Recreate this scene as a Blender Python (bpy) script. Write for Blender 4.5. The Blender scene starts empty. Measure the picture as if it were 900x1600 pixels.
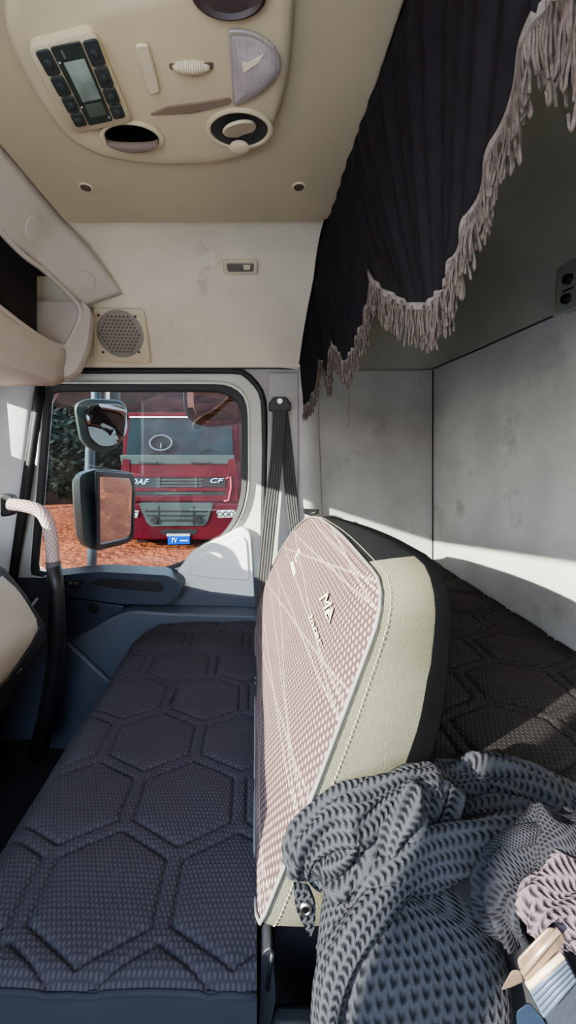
import bpy, math, random
from mathutils import Vector, noise
R = random.Random(7)
PI = math.pi
H = 1.96                      # eye height above the dirt outside
F, CX, CY = 600.0, 400.0, 700.0
COL = bpy.context.scene.collection

# ------------------------------------------------------------------ helpers
def P(x, y, Y):               # reference point on the plane Y = const (photo measurement)
    return Vector(((x-CX)/F*Y, Y, -(y-CY)/F*Y))
def PZ(x, y, Z):              # on the horizontal plane Z = const
    Y = -F*Z/(y-CY); return Vector(((x-CX)/F*Y, Y, Z))
def PX(x, y, X):              # on the plane X = const
    Y = F*X/(x-CX); return Vector((X, Y, -(y-CY)/F*Y))

def crom(pts, n):
    """Catmull-Rom through pts (tuples), n samples."""
    pts = [tuple(p) for p in pts]; k = len(pts); out = []
    for i in range(n):
        t = i/(n-1)*(k-1); j = min(int(t), k-2); f = t-j
        p0 = pts[max(j-1,0)]; p1 = pts[j]; p2 = pts[j+1]; p3 = pts[min(j+2,k-1)]
        out.append(tuple(.5*(2*b+(-a+c)*f+(2*a-5*b+4*c-d)*f*f+(-a+3*b-3*c+d)*f**3) for a,b,c,d in zip(p0,p1,p2,p3)))
    return out

def rounded(pts, r, n=6):
    """round the corners of a closed 2-D/3-D polygon; r scalar or list."""
    out = []; k = len(pts)
    for i in range(k):
        p = Vector(pts[i]); a = Vector(pts[i-1]); b = Vector(pts[(i+1)%k])
        ri = r[i] if isinstance(r,(list,tuple)) else r
        if ri <= 0: out.append(p); continue
        da = (a-p); db = (b-p)
        ra = min(ri, da.length*.49); rb = min(ri, db.length*.49)
        s = p+da.normalized()*ra; e = p+db.normalized()*rb
        for j in range(n+1):
            t = j/n; out.append(s*(1-t)**2+p*2*t*(1-t)+e*t*t)
    return out

class M:
    def __init__(s): s.v=[]; s.f=[]; s.uv=[]; s.has=False
    def add(s, vs, fs, uv=None):
        o=len(s.v); s.v += [Vector(v) for v in vs]; s.f += [tuple(i+o for i in f) for f in fs]
        if uv: s.uv += uv; s.has=True
        else: s.uv += [(0,0)]*len(vs)
        return s
    def box(s, a, b):
        (x0,y0,z0),(x1,y1,z1)=a,b
        return s.add([(x0,y0,z0),(x1,y0,z0),(x1,y1,z0),(x0,y1,z0),(x0,y0,z1),(x1,y0,z1),(x1,y1,z1),(x0,y1,z1)],
              [(0,3,2,1),(4,5,6,7),(0,1,5,4),(1,2,6,5),(2,3,7,6),(3,0,4,7)])
    def slab(s, pts, d):
        """polygon (3-D points) extruded by vector d"""
        n=len(pts); d=Vector(d); a=[Vector(p) for p in pts]; b=[p+d for p in a]
        return s.add(a+b, [tuple(range(n)), tuple(range(2*n-1,n-1,-1))]+[(i,i+n,(i+1)%n+n,(i+1)%n) for i in range(n)])
    def rings(s, rings, closed=True, cap=True, uv=None):
        n=len(rings[0]); vs=[p for r in rings for p in r]; fs=[]
        for i in range(len(rings)-1):
            for j in range(n if closed else n-1):
                k=(j+1)%n; fs.append((i*n+j,i*n+k,(i+1)*n+k,(i+1)*n+j))
        if cap and closed:
            fs.append(tuple(range(n-1,-1,-1))); fs.append(tuple((len(rings)-1)*n+j for j in range(n)))
        return s.add(vs,fs,uv)
    def tube(s, path, r, n=8, cap=True, flat=1.0):
        path=[Vector(p) for p in path]; rs=[]
        up=None
        for i,p in enumerate(path):
            t=(path[min(i+1,len(path)-1)]-path[max(i-1,0)])
            if t.length<1e-9: t=Vector((0,0,1))
            t.normalize()
            if up is None:
                up=Vector((0,0,1)) if abs(t.z)<.9 else Vector((1,0,0))
            a=(up-t*up.dot(t))
            if a.length<1e-6: a=t.orthogonal()
            a.normalize(); b=t.cross(a); up=a
            ri=r[i] if isinstance(r,(list,tuple)) else r
            rs.append([p+a*math.cos(2*PI*j/n)*ri*flat+b*math.sin(2*PI*j/n)*ri for j in range(n)])
        return s.rings(rs,True,cap)
    def disc(s, c, ax, r0, r1=None, h=0.01, n=24):
        """frustum from centre c along axis ax"""
        ax=Vector(ax).normalized(); a=ax.orthogonal().normalized(); b=ax.cross(a); c=Vector(c)
        if r1 is None: r1=r0
        A=[c+(a*math.cos(2*PI*j/n)+b*math.sin(2*PI*j/n))*r0 for j in range(n)]
        B=[c+ax*h+(a*math.cos(2*PI*j/n)+b*math.sin(2*PI*j/n))*r1 for j in range(n)]
        return s.rings([A,B])
    def ring3(s, outer, inner, d):
        """flat ring between two closed loops (same count) thickened by d"""
        n=len(outer); d=Vector(d)
        vs=list(outer)+list(inner)+[p+d for p in outer]+[p+d for p in inner]; fs=[]
        for i in range(n):
            j=(i+1)%n
            fs += [(i,j,n+j,n+i),(2*n+i,3*n+i,3*n+j,2*n+j),(i,2*n+i,2*n+j,j),(n+i,n+j,3*n+j,3*n+i)]
        return s.add(vs,fs)
    def grid(s, nu, nv, fn, uvf=None):
        vs=[];uv=[]
        for i in range(nu):
            for j in range(nv):
                u=i/(nu-1); v=j/(nv-1); vs.append(fn(u,v)); uv.append(uvf(u,v) if uvf else (u,v))
        return s.add(vs,[(i*nv+j,(i+1)*nv+j,(i+1)*nv+j+1,i*nv+j+1) for i in range(nu-1) for j in range(nv-1)],uv)

def lerp_tab(tab,y):
    for a,b in zip(tab,tab[1:]):
        if a[0]<=y<=b[0]: return a[1]+(b[1]-a[1])*(y-a[0])/(b[0]-a[0])
    return tab[0][1] if y<tab[0][0] else tab[-1][1]
def byangle(loop, c, n=96, ax=(0,2)):
    """resample a closed star-shaped loop at equal angles about c"""
    out=[]; L=[Vector(p) for p in loop]; k=len(L); i0,i1=ax
    for m in range(n):
        a=2*PI*m/n; dx,dz=math.cos(a),math.sin(a); best=None
        for i in range(k):
            p=L[i]; q=L[(i+1)%k]
            px,pz=p[i0]-c[0],p[i1]-c[1]; ex,ez=q[i0]-p[i0],q[i1]-p[i1]
            den=dx*ez-dz*ex
            if abs(den)<1e-12: continue
            t=(px*ez-pz*ex)/den; u=(px*dz-pz*dx)/den
            if t>0 and -1e-6<=u<=1+1e-6 and (best is None or t>best[0]): best=(t,p+(q-p)*u)
        out.append(best[1] if best else Vector(L[0]))
    return out

EMP=[]; KIDS={}; WLOC={}
def obj(name, m, mt, parent=None, smooth=False, bevel=0, seg=2, solid=0, sub=0, auto=None):
    me=bpy.data.meshes.new(name); vs=[v+Vector((0,0,H)) for v in m.v]
    lo=[min(v[i] for v in vs) for i in range(3)]; hi=[max(v[i] for v in vs) for i in range(3)]
    o0=Vector(((lo[0]+hi[0])/2,(lo[1]+hi[1])/2,lo[2]))
    me.from_pydata([tuple(v-o0) for v in vs],[],m.f)
    if m.has:
        ul=me.uv_layers.new(name='UVMap')
        for l in me.loops: ul.data[l.index].uv=m.uv[l.vertex_index]
    import bmesh
    bm=bmesh.new(); bm.from_mesh(me); bmesh.ops.recalc_face_normals(bm,faces=bm.faces); bm.to_mesh(me); bm.free()
    me.materials.append(mt)
    if smooth:
        for p in me.polygons: p.use_smooth=True
    ob=bpy.data.objects.new(name,me); COL.objects.link(ob); ob.location=o0; WLOC[ob]=o0.copy()
    if solid:
        md=ob.modifiers.new('s','SOLIDIFY'); md.thickness=solid; md.offset=0
    if bevel:
        md=ob.modifiers.new('b','BEVEL'); md.width=bevel; md.segments=seg; md.limit_method='ANGLE'; md.angle_limit=math.radians(35)
        md=ob.modifiers.new('w','WEIGHTED_NORMAL') if False else None
        for p in me.polygons: p.use_smooth=True
        me.set_sharp_from_angle(angle=math.radians(50)) if not smooth else None
    elif auto:
        for p in me.polygons: p.use_smooth=True
        me.set_sharp_from_angle(angle=math.radians(auto))
    if sub:
        md=ob.modifiers.new('u','SUBSURF'); md.levels=sub; md.render_levels=sub
    if parent is not None: KIDS.setdefault(parent,[]).append(ob)
    return ob
def tag(o,label=None,cat=None,group=None,kind=None):
    if label: o['label']=label
    if cat: o['category']=cat
    if group: o['group']=group
    if kind: o['kind']=kind
    return o
def thing(name,label,cat,group=None,kind=None):
    o=bpy.data.objects.new(name,None); COL.objects.link(o); o.empty_display_size=.05; EMP.append(o)
    if kind=='structure': o['kind']=kind; return o
    return tag(o,label,cat,group,kind)
def struct(name,m,mt,parent=None,**k):
    o=obj(name,m,mt,parent,**k)
    if parent is None: o['kind']='structure'
    return o
def finish():
    def desc(o):
        for c in KIDS.get(o,[]): yield c; yield from desc(c)
    for e in EMP:
        lo=[1e9]*3; hi=[-1e9]*3
        for c in desc(e):
            for v in c.data.vertices:
                w=v.co+WLOC[c]
                for i in range(3): lo[i]=min(lo[i],w[i]); hi[i]=max(hi[i],w[i])
        WLOC[e]=Vector(((lo[0]+hi[0])/2,(lo[1]+hi[1])/2,lo[2])); e.location=WLOC[e]
    for p,cs in KIDS.items():
        for c in cs: c.parent=p; c.location=WLOC[c]-WLOC[p]

def text_mesh(s, fn, depth=0.0, size=1.0):
    """letters of s mapped through fn(u,v,w): u 0..1 along the word, v 0..1 up"""
    cu=bpy.data.curves.new('t','FONT'); cu.body=s; cu.extrude=.02; cu.resolution_u=3
    o=bpy.data.objects.new('t',cu); COL.objects.link(o)
    dg=bpy.context.evaluated_depsgraph_get(); dg.update()
    me=bpy.data.meshes.new_from_object(o.evaluated_get(dg))
    xs=[v.co.x for v in me.vertices]; ys=[v.co.y for v in me.vertices]
    x0,x1,y0,y1=min(xs),max(xs),min(ys),max(ys)
    m=M(); m.add([fn((v.co.x-x0)/(x1-x0),(v.co.y-y0)/(y1-y0),1 if v.co.z>0 else 0) for v in me.vertices],[tuple(p.vertices) for p in me.polygons])
    bpy.data.objects.remove(o); bpy.data.curves.remove(cu); bpy.data.meshes.remove(me)
    return m

# ------------------------------------------------------------------ materials
def srgb(r,g,b): return tuple(((c/255)/12.92 if c/255<=.04045 else ((c/255+.055)/1.055)**2.4) for c in (r,g,b))+(1,)
class N:
    def __init__(s,name):
        s.m=bpy.data.materials.new(name); s.m.use_nodes=True; s.t=s.m.node_tree; s.b=s.t.nodes['Principled BSDF']
    def n(s,ty,**k):
        x=s.t.nodes.new(ty)
        for a,v in k.items(): setattr(x,a,v)
        return x
    def l(s,a,b): s.t.links.new(a,b)
    def math(s,op,a,b=None,c=None):
        x=s.n('ShaderNodeMath',operation=op)
        for i,q in enumerate((a,b,c)):
            if q is None: continue
            if isinstance(q,(int,float)): x.inputs[i].default_value=q
            else: s.l(q,x.inputs[i])
        return x.outputs[0]
    def mix(s,f,a,b):
        x=s.n('ShaderNodeMix',data_type='RGBA')
        for i,q in ((0,f),(6,a),(7,b)):
            if isinstance(q,(int,float,tuple)): x.inputs[i].default_value=q
            else: s.l(q,x.inputs[i])
        return x.outputs[2]
def mat(name,c,rough=.6,metal=0,var=.12,scale=12,bump=0,bscale=200,c2=None,spec=.5,dirt=None,emit=0,bdist=.002):
    g=N(name); b=g.b; b.inputs['Roughness'].default_value=rough; b.inputs['Metallic'].default_value=metal
    b.inputs['Specular IOR Level'].default_value=spec
    col=srgb(*c); tc=g.n('ShaderNodeTexCoord').outputs['Object']
    n1=g.n('ShaderNodeTexNoise'); n1.inputs['Scale'].default_value=scale; n1.inputs['Detail'].default_value=6; g.l(tc,n1.inputs['Vector'])
    dk=srgb(*c2) if c2 else tuple(x*(1-var*2) for x in col[:3])+(1,)
    ramp=g.n('ShaderNodeValToRGB'); ramp.color_ramp.elements[0].position=.35; ramp.color_ramp.elements[1].position=.65
    ramp.color_ramp.elements[0].color=dk; ramp.color_ramp.elements[1].color=col
    g.l(n1.outputs['Fac'],ramp.inputs[0]); out=ramp.outputs[0]
    if dirt:
        n2=g.n('ShaderNodeTexNoise'); n2.inputs['Scale'].default_value=dirt[1]; n2.inputs['Detail'].default_value=8; n2.inputs['Roughness'].default_value=.7; g.l(tc,n2.inputs['Vector'])
        r2=g.n('ShaderNodeValToRGB'); r2.color_ramp.elements[0].position=dirt[2]; r2.color_ramp.elements[1].position=dirt[2]+.12
        g.l(n2.outputs['Fac'],r2.inputs[0]); out=g.mix(r2.outputs[0],out,srgb(*dirt[0]))
    g.l(out,b.inputs['Base Color'])
    if bump:
        n3=g.n('ShaderNodeTexNoise'); n3.inputs['Scale'].default_value=bscale; n3.inputs['Detail'].default_value=3; g.l(tc,n3.inputs['Vector'])
        bp=g.n('ShaderNodeBump'); bp.inputs['Strength'].default_value=bump; bp.inputs['Distance'].default_value=bdist
        g.l(n3.outputs['Fac'],bp.inputs['Height']); g.l(bp.outputs[0],b.inputs['Normal'])
    return g.m
def knit(name,hi,lo,ku,kv,stagger=.5,bump=.6,dist=.003,rough=.9,noise_amt=.25,skew=0.0,lines=None,sheen=0.0,power=1.0,holes=False):
    """woven/knitted cloth: rows of raised loops, UV in metres"""
    g=N(name); b=g.b; b.inputs['Roughness'].default_value=rough; b.inputs['Specular IOR Level'].default_value=.2
    uv=g.n('ShaderNodeUVMap').outputs[0]; sp=g.n('ShaderNodeSeparateXYZ'); g.l(uv,sp.inputs[0]); u,v=sp.outputs[0],sp.outputs[1]
    vk=g.math('MULTIPLY',v,kv); row=g.math('FLOOR',vk); fv=g.math('FRACT',vk)
    uk=g.math('ADD',g.math('MULTIPLY',u,ku),g.math('MULTIPLY',row,stagger))
    if skew: uk=g.math('ADD',uk,g.math('MULTIPLY',g.math('ABSOLUTE',g.math('SUBTRACT',fv,.5)),skew))
    hu=g.math('MULTIPLY_ADD',g.math('SINE',g.math('MULTIPLY',uk,2*PI)),.5,.5)
    hv=g.math('SINE',g.math('MULTIPLY',fv,PI)); h=g.math('MULTIPLY',hu,hv)
    if holes:
        h=g.math('SUBTRACT',1.0,g.math('MULTIPLY',g.math('POWER',g.math('SUBTRACT',1.0001,hu),1.6),g.math('POWER',g.math('MAXIMUM',hv,.0001),1.5)))
    if power!=1: h=g.math('POWER',g.math('MAXIMUM',h,0.0001),power)
    tc=g.n('ShaderNodeTexCoord').outputs['Object']
    nz=g.n('ShaderNodeTexNoise'); nz.inputs['Scale'].default_value=9; nz.inputs['Detail'].default_value=5; g.l(tc,nz.inputs['Vector'])
    nf=g.n('ShaderNodeTexNoise'); nf.inputs['Scale'].default_value=900; nf.inputs['Detail'].default_value=2; g.l(tc,nf.inputs['Vector'])
    col=g.mix(h,srgb(*lo),srgb(*hi))
    col=g.mix(g.math('MULTIPLY',g.math('SUBTRACT',1.0,nz.outputs['Fac']),noise_amt),col,srgb(*lo))
    hh=h
    if lines:   # raised zig-zag stitch lines running along the cloth
        lc,pu,amp=lines
        for k,(off,slope) in enumerate(((0,.10),(.35,.22),(.7,-.10),(.15,.02))):
            w=g.math('FRACT',g.math('MULTIPLY',g.math('ADD',g.math('ADD',v,off*pu),g.math('MULTIPLY',u,slope)),1/pu))
            m=g.math('LESS_THAN',g.math('ABSOLUTE',g.math('SUBTRACT',w,.5)),.016)
            d=g.math('MULTIPLY_ADD',g.math('SINE',g.math('MULTIPLY',u,2*PI*130)),.5,.5)
            mm=g.math('MULTIPLY',m,g.math('ADD',d,.3)); col=g.mix(g.math('MULTIPLY',mm,.3),col,srgb(*lc)); hh=g.math('ADD',hh,g.math('MULTIPLY',mm,amp))
    hh=g.math('ADD',hh,g.math('MULTIPLY',nf.outputs['Fac'],.35))
    g.l(col,b.inputs['Base Color'])
    if sheen: b.inputs['Sheen Weight'].default_value=sheen
    bp=g.n('ShaderNodeBump'); bp.inputs['Strength'].default_value=bump; bp.inputs['Distance'].default_value=dist
    g.l(hh,bp.inputs['Height']); g.l(bp.outputs[0],b.inputs['Normal'])
    return g.m
def glass(name,tint=(1,1,1),refl=.12,film=0.0,filmc=(.8,.85,.85)):
    m=bpy.data.materials.new(name); m.use_nodes=True; t=m.node_tree; t.nodes.clear()
    o=t.nodes.new('ShaderNodeOutputMaterial'); tr=t.nodes.new('ShaderNodeBsdfTransparent'); tr.inputs[0].default_value=tint+(1,)
    gl=t.nodes.new('ShaderNodeBsdfGlossy'); gl.inputs['Roughness'].default_value=.01
    lw=t.nodes.new('ShaderNodeFresnel'); lw.inputs[0].default_value=1.5
    ad=t.nodes.new('ShaderNodeMath'); ad.operation='ADD'; ad.inputs[1].default_value=refl; t.links.new(lw.outputs[0],ad.inputs[0])
    mx=t.nodes.new('ShaderNodeMixShader'); t.links.new(ad.outputs[0],mx.inputs[0]); t.links.new(tr.outputs[0],mx.inputs[1]); t.links.new(gl.outputs[0],mx.inputs[2])
    last=mx.outputs[0]
    if film:
        df=t.nodes.new('ShaderNodeBsdfDiffuse'); df.inputs[0].default_value=filmc+(1,)
        nz=t.nodes.new('ShaderNodeTexNoise'); nz.inputs['Scale'].default_value=6; nz.inputs['Detail'].default_value=8
        ml=t.nodes.new('ShaderNodeMath'); ml.operation='MULTIPLY'; ml.inputs[1].default_value=film; t.links.new(nz.outputs[0],ml.inputs[0])
        m2=t.nodes.new('ShaderNodeMixShader'); t.links.new(ml.outputs[0],m2.inputs[0]); t.links.new(last,m2.inputs[1]); t.links.new(df.outputs[0],m2.inputs[2]); last=m2.outputs[0]
    t.links.new(last,o.inputs[0]); return m

HEADLN=mat('headliner',(232,222,198),.95,var=.05,scale=5,bump=.5,bscale=350,dirt=((196,184,164),4,.60))
TAN=mat('tan_plastic',(212,196,162),.55,var=.04,scale=3,bump=.15,bscale=500)
TAN2=mat('tan_plastic_light',(216,202,172),.5,var=.03,scale=4)
TAND=mat('tan_plastic_deep',(108,88,74),.7,var=.05)
SHELF=mat('shelf_plastic',(204,194,182),.6,var=.05,scale=4,bump=.1,bscale=500)
DARK=mat('dark_void',(7,7,8),.95,spec=.05)
BLACKP=mat('black_plastic',(26,27,29),.45,var=.1,scale=20,bump=.1)
RUBBER=mat('black_rubber',(20,22,24),.6,var=.1)
WHITEP=mat('white_trim',(212,214,206),.5,var=.06,scale=6,dirt=((170,168,155),9,.62))
GREYP=mat('light_grey_plastic',(226,232,226),.55,var=.05,scale=7,bump=.15,bscale=600)
PILLAR=mat('pillar_plastic',(178,176,172),.65,var=.05,scale=7,bump=.12,bscale=600)
DOORP=mat('door_plastic',(66,72,84),.55,var=.08,scale=8,bump=.12,bscale=600)
DOORD=mat('door_plastic_dark',(40,47,60),.5,var=.08,scale=8)
WALLF=mat('wall_fabric',(170,168,160),.95,var=.1,scale=5,bump=.6,bscale=300,dirt=((140,140,130),7,.57))
FLOORM=mat('floor_mat',(20,20,23),.85,var=.2,bump=.3)
DASHP=mat('dash_plastic',(38,38,41),.6,var=.1,bump=.2,bscale=500)
BEIGE=mat('glovebox_beige',(188,178,162),.6,var=.05)
CURT=mat('curtain_cloth',(27,24,26),.85,var=.15,scale=40,bump=.3,bscale=500,spec=.2)
FRG=mat('fringe_yarn',(122,110,102),.9,var=.25,scale=60,bump=.5,bscale=600,spec=.1)
FRGB=mat('fringe_band',(138,128,120),.9,var=.2,scale=60,bump=.5,bscale=600)
BENCH=knit('bench_cloth',(70,65,70),(44,41,46),150,150,.5,.5,.002,.92,.3)
BUNK=knit('bunk_cloth',(52,46,44),(28,26,27),120,120,.5,.5,.002,.92,.3)
BSIDE=mat('bench_side_cloth',(30,33,42),.9,var=.15,bump=.3)
BACKF=knit('backrest_knit',(182,154,146),(72,56,54),85,105,.5,1.0,.004,.95,.3,lines=((224,206,194),.15,.5))
VINYL=mat('side_foam_cloth',(118,115,96),.95,var=.06,scale=7,bump=1.0,bscale=650,c2=(130,128,110),spec=.15)
PIPE=mat('piping',(120,118,114),.6,var=.05)
STITCH=mat('stitch_thread',(196,192,160),.8,var=.05)
EMB=mat('embroidery',(216,222,170),.7,var=.06,bump=.5,bscale=900)
JACK=knit('jacket_knit',(64,65,69),(11,12,14),125,105,.5,.9,.005,.8,.35,skew=.7,holes=True)
JACKS=knit('jacket_soft',(40,41,46),(14,15,18),300,260,.5,.8,.003,.9,.3,holes=True)
BELT=mat('belt_webbing',(60,60,60),.8,var=.12,scale=30,bump=.4,bscale=400)
CHROME=mat('steel',(190,186,178),.3,1,var=.05)
BUCK=mat('buckle_metal',(146,126,108),.35,.5,var=.08)
LENS=mat('lamp_lens',(196,190,186),.25,var=.05,bump=.6,bscale=300)
LENSG=mat('lamp_lens_glow',(236,226,196),.2,var=.05)
KEY=mat('key_rubber',(46,52,50),.6,var=.1)
SCREEN=mat('display_glass',(60,66,60),.12,var=.1,scale=8)
LCD=mat('display_lcd',(170,182,168),.15,c2=(112,124,112),scale=14)
WHT=mat('white_mark',(235,235,230),.5,var=.02)
GLASSW=glass('window_glass',(.66,.70,.69),.022,.004)
GLASSF=glass('windshield_glass',(.96,.98,.97),.0)
MIRR=mat('mirror_face',(205,210,212),.03,1,var=.01)
MIRH=mat('mirror_housing',(48,62,56),.45,var=.1)
HANDLE=knit('handle_grip',(226,208,200),(170,148,142),60,160,.5,.8,.002,.7,.15)
SKIN=mat('skin',(232,180,156),.5,var=.08)
GRILLE=mat('speaker_grille',(150,142,130),.7,var=.06)

# sun planes: light travels along SUN; the windshield lets through what lies between them
SUN=Vector((1,.64,-.40)).normalized()
def top_z(X,Y): return lerp_tab([(-.6,.53),(-.28,.474),(.46,.344),(.754,.31),(1.074,.273),(1.7,.20)],Y)
def bot_z(X,Y): return -.66-.481*X+.127*(Y-.53)

# ------------------------------------------------------------------ shell
m=M().box((-1.12,-.62,-1.19),(.9,1.72,-1.15)); struct('floor',m,FLOORM)
gx=crom([(-1.15,.72),(-.5,.72),(.1,.72),(.42,.72),(.6,.665),(.70,.54),(.745,.40),(.76,.335),(.80,.325)],60)
fy=crom([(-.62,.72),(.3,.72),(1.05,.72),(1.30,.712),(1.44,.64),(1.535,.50),(1.59,.38),(1.612,.335),(1.67,.333)],70)
def ceil(u,v,off=0):
    a=gx[min(int(u*59+.5),59)]; b=fy[min(int(v*69+.5),69)]
    return (a[0],b[0],.335+(a[1]-.335)*(b[1]-.335)/.385+off)
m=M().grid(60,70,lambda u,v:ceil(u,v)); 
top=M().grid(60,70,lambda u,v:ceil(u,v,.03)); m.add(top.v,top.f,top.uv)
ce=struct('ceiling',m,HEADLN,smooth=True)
ce.data.materials.append(mat('headliner_shaded',(138,134,120),.95,var=.07,scale=5,bump=.5,bscale=350))  # darker grey puts the curtain's shade into the rear headliner colour
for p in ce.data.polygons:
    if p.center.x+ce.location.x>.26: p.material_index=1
m=M().box((-1.2,-.66,.76),(.9,1.72,.79)); struct('trim_roof',m,WHITEP)
def fz(Y):   # ceiling height above the door side at given Y
    for a,b in zip(fy,fy[1:]):
        if a[0]<=Y<=b[0]: return a[1]+(b[1]-a[1])*(Y-a[0])/(b[0]-a[0])
    return .335
def onhead(x,y,off=.004):   # photo point dropped on the headliner over the door
    lo,hi=.9,1.612
    for _ in range(40):
        mid=(lo+hi)/2
        if -(y-CY)/F*mid < fz(mid): lo=mid
        else: hi=mid
    Y=lo; s=1-off/Y
    return P(x,y,Y)*s

# rear wall and far side wall, upholstered
WX=.76
def wallr(u,v):
    Y=-.62+u*(1.65+.62); z=-.62+v*(.335+.62)
    return (WX+.012*math.sin(v*PI)*math.sin(min(1,(1.65-Y)/.5)*PI/2),Y,z)
m=M().grid(60,40,wallr); m.add([Vector(p)+Vector((.04,0,0)) for p in M().grid(60,40,wallr).v],M().grid(60,40,wallr).f)
struct('wall_rear',m,WALLF,smooth=True)
m=M().box((.12,1.65,-1.15),(.82,1.69,.35)); struct('wall_far_side',m,WALLF)
m=M().box((WX,-.62,-1.15),(WX+.05,1.69,-.6)); struct('wall_rear_base',m,DASHP)
# seams
m=M().tube([(-.75,1.607,.333),(.1,1.607,.333),(.19,1.63,.333),(.3,1.642,.335),(.70,1.642,.335),(.752,1.60,.336),(.757,1.4,.336),(.757,1.2,.336),(.757,1.0,.336),(.757,.5,.336),(.757,-.5,.336)],.0032,6)
struct('trim_headliner_seam',m,mat('seam_dark',(60,56,52),.9),smooth=True)
m=M().tube([(.757,1.645,.333),(.757,1.645,-.55)],.0028,6); struct('trim_corner_seam',m,mat('seam_dark2',(50,50,50),.9),smooth=True)

# door-side wall around the door opening
DY=1.62
door_px=[(118,580),(380,580),(412,612),(414,700),(410,900),(404,1150),(-20,1150),(2,1010),(22,870),(62,600),(75,584)]
dloop=rounded([P(x,y,DY) for x,y in door_px],[.02,.03,.06,0,.05,.03,.03,.05,.05,.03,.03],4)
c0=P(220,800,DY); cc=(c0.x,c0.z)
outer=[Vector(p) for p in [(-1.15,DY,.34),(.20,DY,.34),(.20,DY,-1.15),(-1.15,DY,-1.15)]]
m=M().ring3(byangle(outer,cc),byangle(dloop,cc),(0,.05,0)); struct('wall_door_side',m,PILLAR)
seal=byangle(dloop,cc,120)
m=M().tube([p+Vector((0,-.008,0)) for p in seal]+[seal[0]+Vector((0,-.008,0))],.0125,8,cap=False); struct('trim_door_seal',m,RUBBER,smooth=True)

# ------------------------------------------------------------------ passenger door
door=thing('door_1',None,None,kind='structure')
win_px=[(78,604),(356,604),(385,625),(386,785),(352,842),(276,890),(150,896),(54,897)]
wloop=rounded([P(x,y,DY) for x,y in win_px],[.03,.05,.08,.14,.12,.12,.02,.03],6)
WL=byangle(wloop,cc,120); DL=byangle([cc0 for cc0 in dloop],cc,120)
inn=[c0+(p-c0)*.985 for p in DL]
obj('door_frame',M().ring3([p+Vector((0,-.004,0)) for p in inn],[p+Vector((0,-.012,0)) for p in WL],(0,.05,0)),WHITEP,door,bevel=.004)
def loopoff(L,s,dy): return [Vector((c0.x+(p.x-c0.x)*s,DY+dy,c0.z+(p.z-c0.z)*s)) for p in L]
# stepped pale lip, black gasket
obj('frame_lip',M().ring3(loopoff(WL,1.035,-.026),loopoff(WL,1.0,-.026),(0,.02,0)),WHITEP,door,bevel=.004)
obj('window_gasket',M().ring3(loopoff(WL,1.012,-.030),loopoff(WL,.955,-.022),(0,.02,0)),RUBBER,door,bevel=.004)
gl=byangle(wloop,cc,64)
obj('window_glass',M().slab(loopoff(gl,.965,.0),(0,.004,0)),GLASSW,door)
# lower panel: blue-grey, bulging towards the cab at the bottom
def lowp(u,v):
    x=-5+u*409; y=900+v*300
    b=.02+.085*max(0,min(1,(y-935)/60))
    return P(x,y,DY)*(1)+Vector((0,-b,0))
obj('door_panel',M().grid(24,24,lowp),DOORP,door,smooth=True)
# corner plate, pale
pl=rounded([P(x,y,1.585) for x,y in [(300,862),(340,842),(378,822),(392,832),(398,935),(330,928),(278,915),(276,893)]],[.02,.03,.03,.03,.01,.03,.03,.02],5)
obj('corner_plate',M().slab(pl,(0,.03,0)),GREYP,door,bevel=.008,seg=3)
pl2=rounded([P(x,y,1.578) for x,y in [(305,872),(345,852),(378,836),(386,846),(390,908),(330,904),(290,898)]],[.02,.03,.03,.02,.02,.03,.02],5)
obj('plate_recess',M().slab(pl2,(0,.012,0)),GREYP,door,bevel=.006,seg=3)
# dark band under it
pl=rounded([P(x,y,1.575) for x,y in [(270,912),(330,926),(400,934),(402,962),(280,962),(250,950)]],.01,4)
obj('panel_band',M().slab(pl,(0,.03,0)),DOORP,door,bevel=.006)
# armrest with handle recess
pl=rounded([P(x,y,1.50) for x,y in [(62,903),(150,893),(262,899),(284,912),(283,928),(262,946),(180,944),(120,934),(88,931)]],[.01,.05,.02,.03,.02,.03,.05,.05,.02],6)
ar=obj('armrest',M().slab(pl,(0,.10,0)),DOORD,door,bevel=.012,seg=3)
pl=rounded([P(x,y,1.497) for x,y in [(136,911),(160,903),(250,909),(258,918),(250,925),(180,920)]],[.02,.02,.01,.01,.01,.03],5)
obj('pull_handle',M().slab(pl,(0,.02,0)),BLACKP,ar,bevel=.003)
pl=rounded([P(x,y,1.495) for x,y in [(96,908),(130,907),(124,919),(94,919)]],.004,3)
sw=obj('switch_plate',M().slab(pl,(0,.01,0)),BLACKP,ar,bevel=.002)
obj('window_switch',M().slab([P(x,y,1.493) for x,y in [(106,910),(113,910),(112,914),(105,914)]],(0,.008,0)),CHROME,ar,bevel=.001)
obj('window_switch',M().slab([P(x,y,1.493) for x,y in [(116,910),(123,910),(121,914),(114,914)]],(0,.008,0)),CHROME,ar,bevel=.001)
# speaker pocket and map pocket
pl=rounded([P(x,y,1.52) for x,y in [(90,936),(130,938),(196,948),(178,962),(110,1000),(92,985)]],.012,4)
sp=obj('door_pocket',M().slab(pl,(0,.05,0)),DOORD,door,bevel=.006)
obj('tweeter',M().disc(P(146,950,1.519),(0,-1,0),.022,.018,.006),BLACKP,sp)
pl=rounded([P(x,y,1.475) for x,y in [(108,1004),(180,962),(208,954),(262,958),(410,962),(410,1170),(240,1170),(170,1060)]],[.02,.03,.02,.02,0,0,.05,.02],5)
obj('lower_pocket',M().slab(pl,(0,.08,0)),DOORP,door,bevel=.014,seg=4)
pl=[P(x,y,1.47) for x,y in [(90,1010),(106,1004),(200,1090),(200,1180),(60,1180),(62,1100)]]
obj('kick_panel',M().slab(pl,(0,.06,0)),DOORP,door,bevel=.01)

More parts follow.
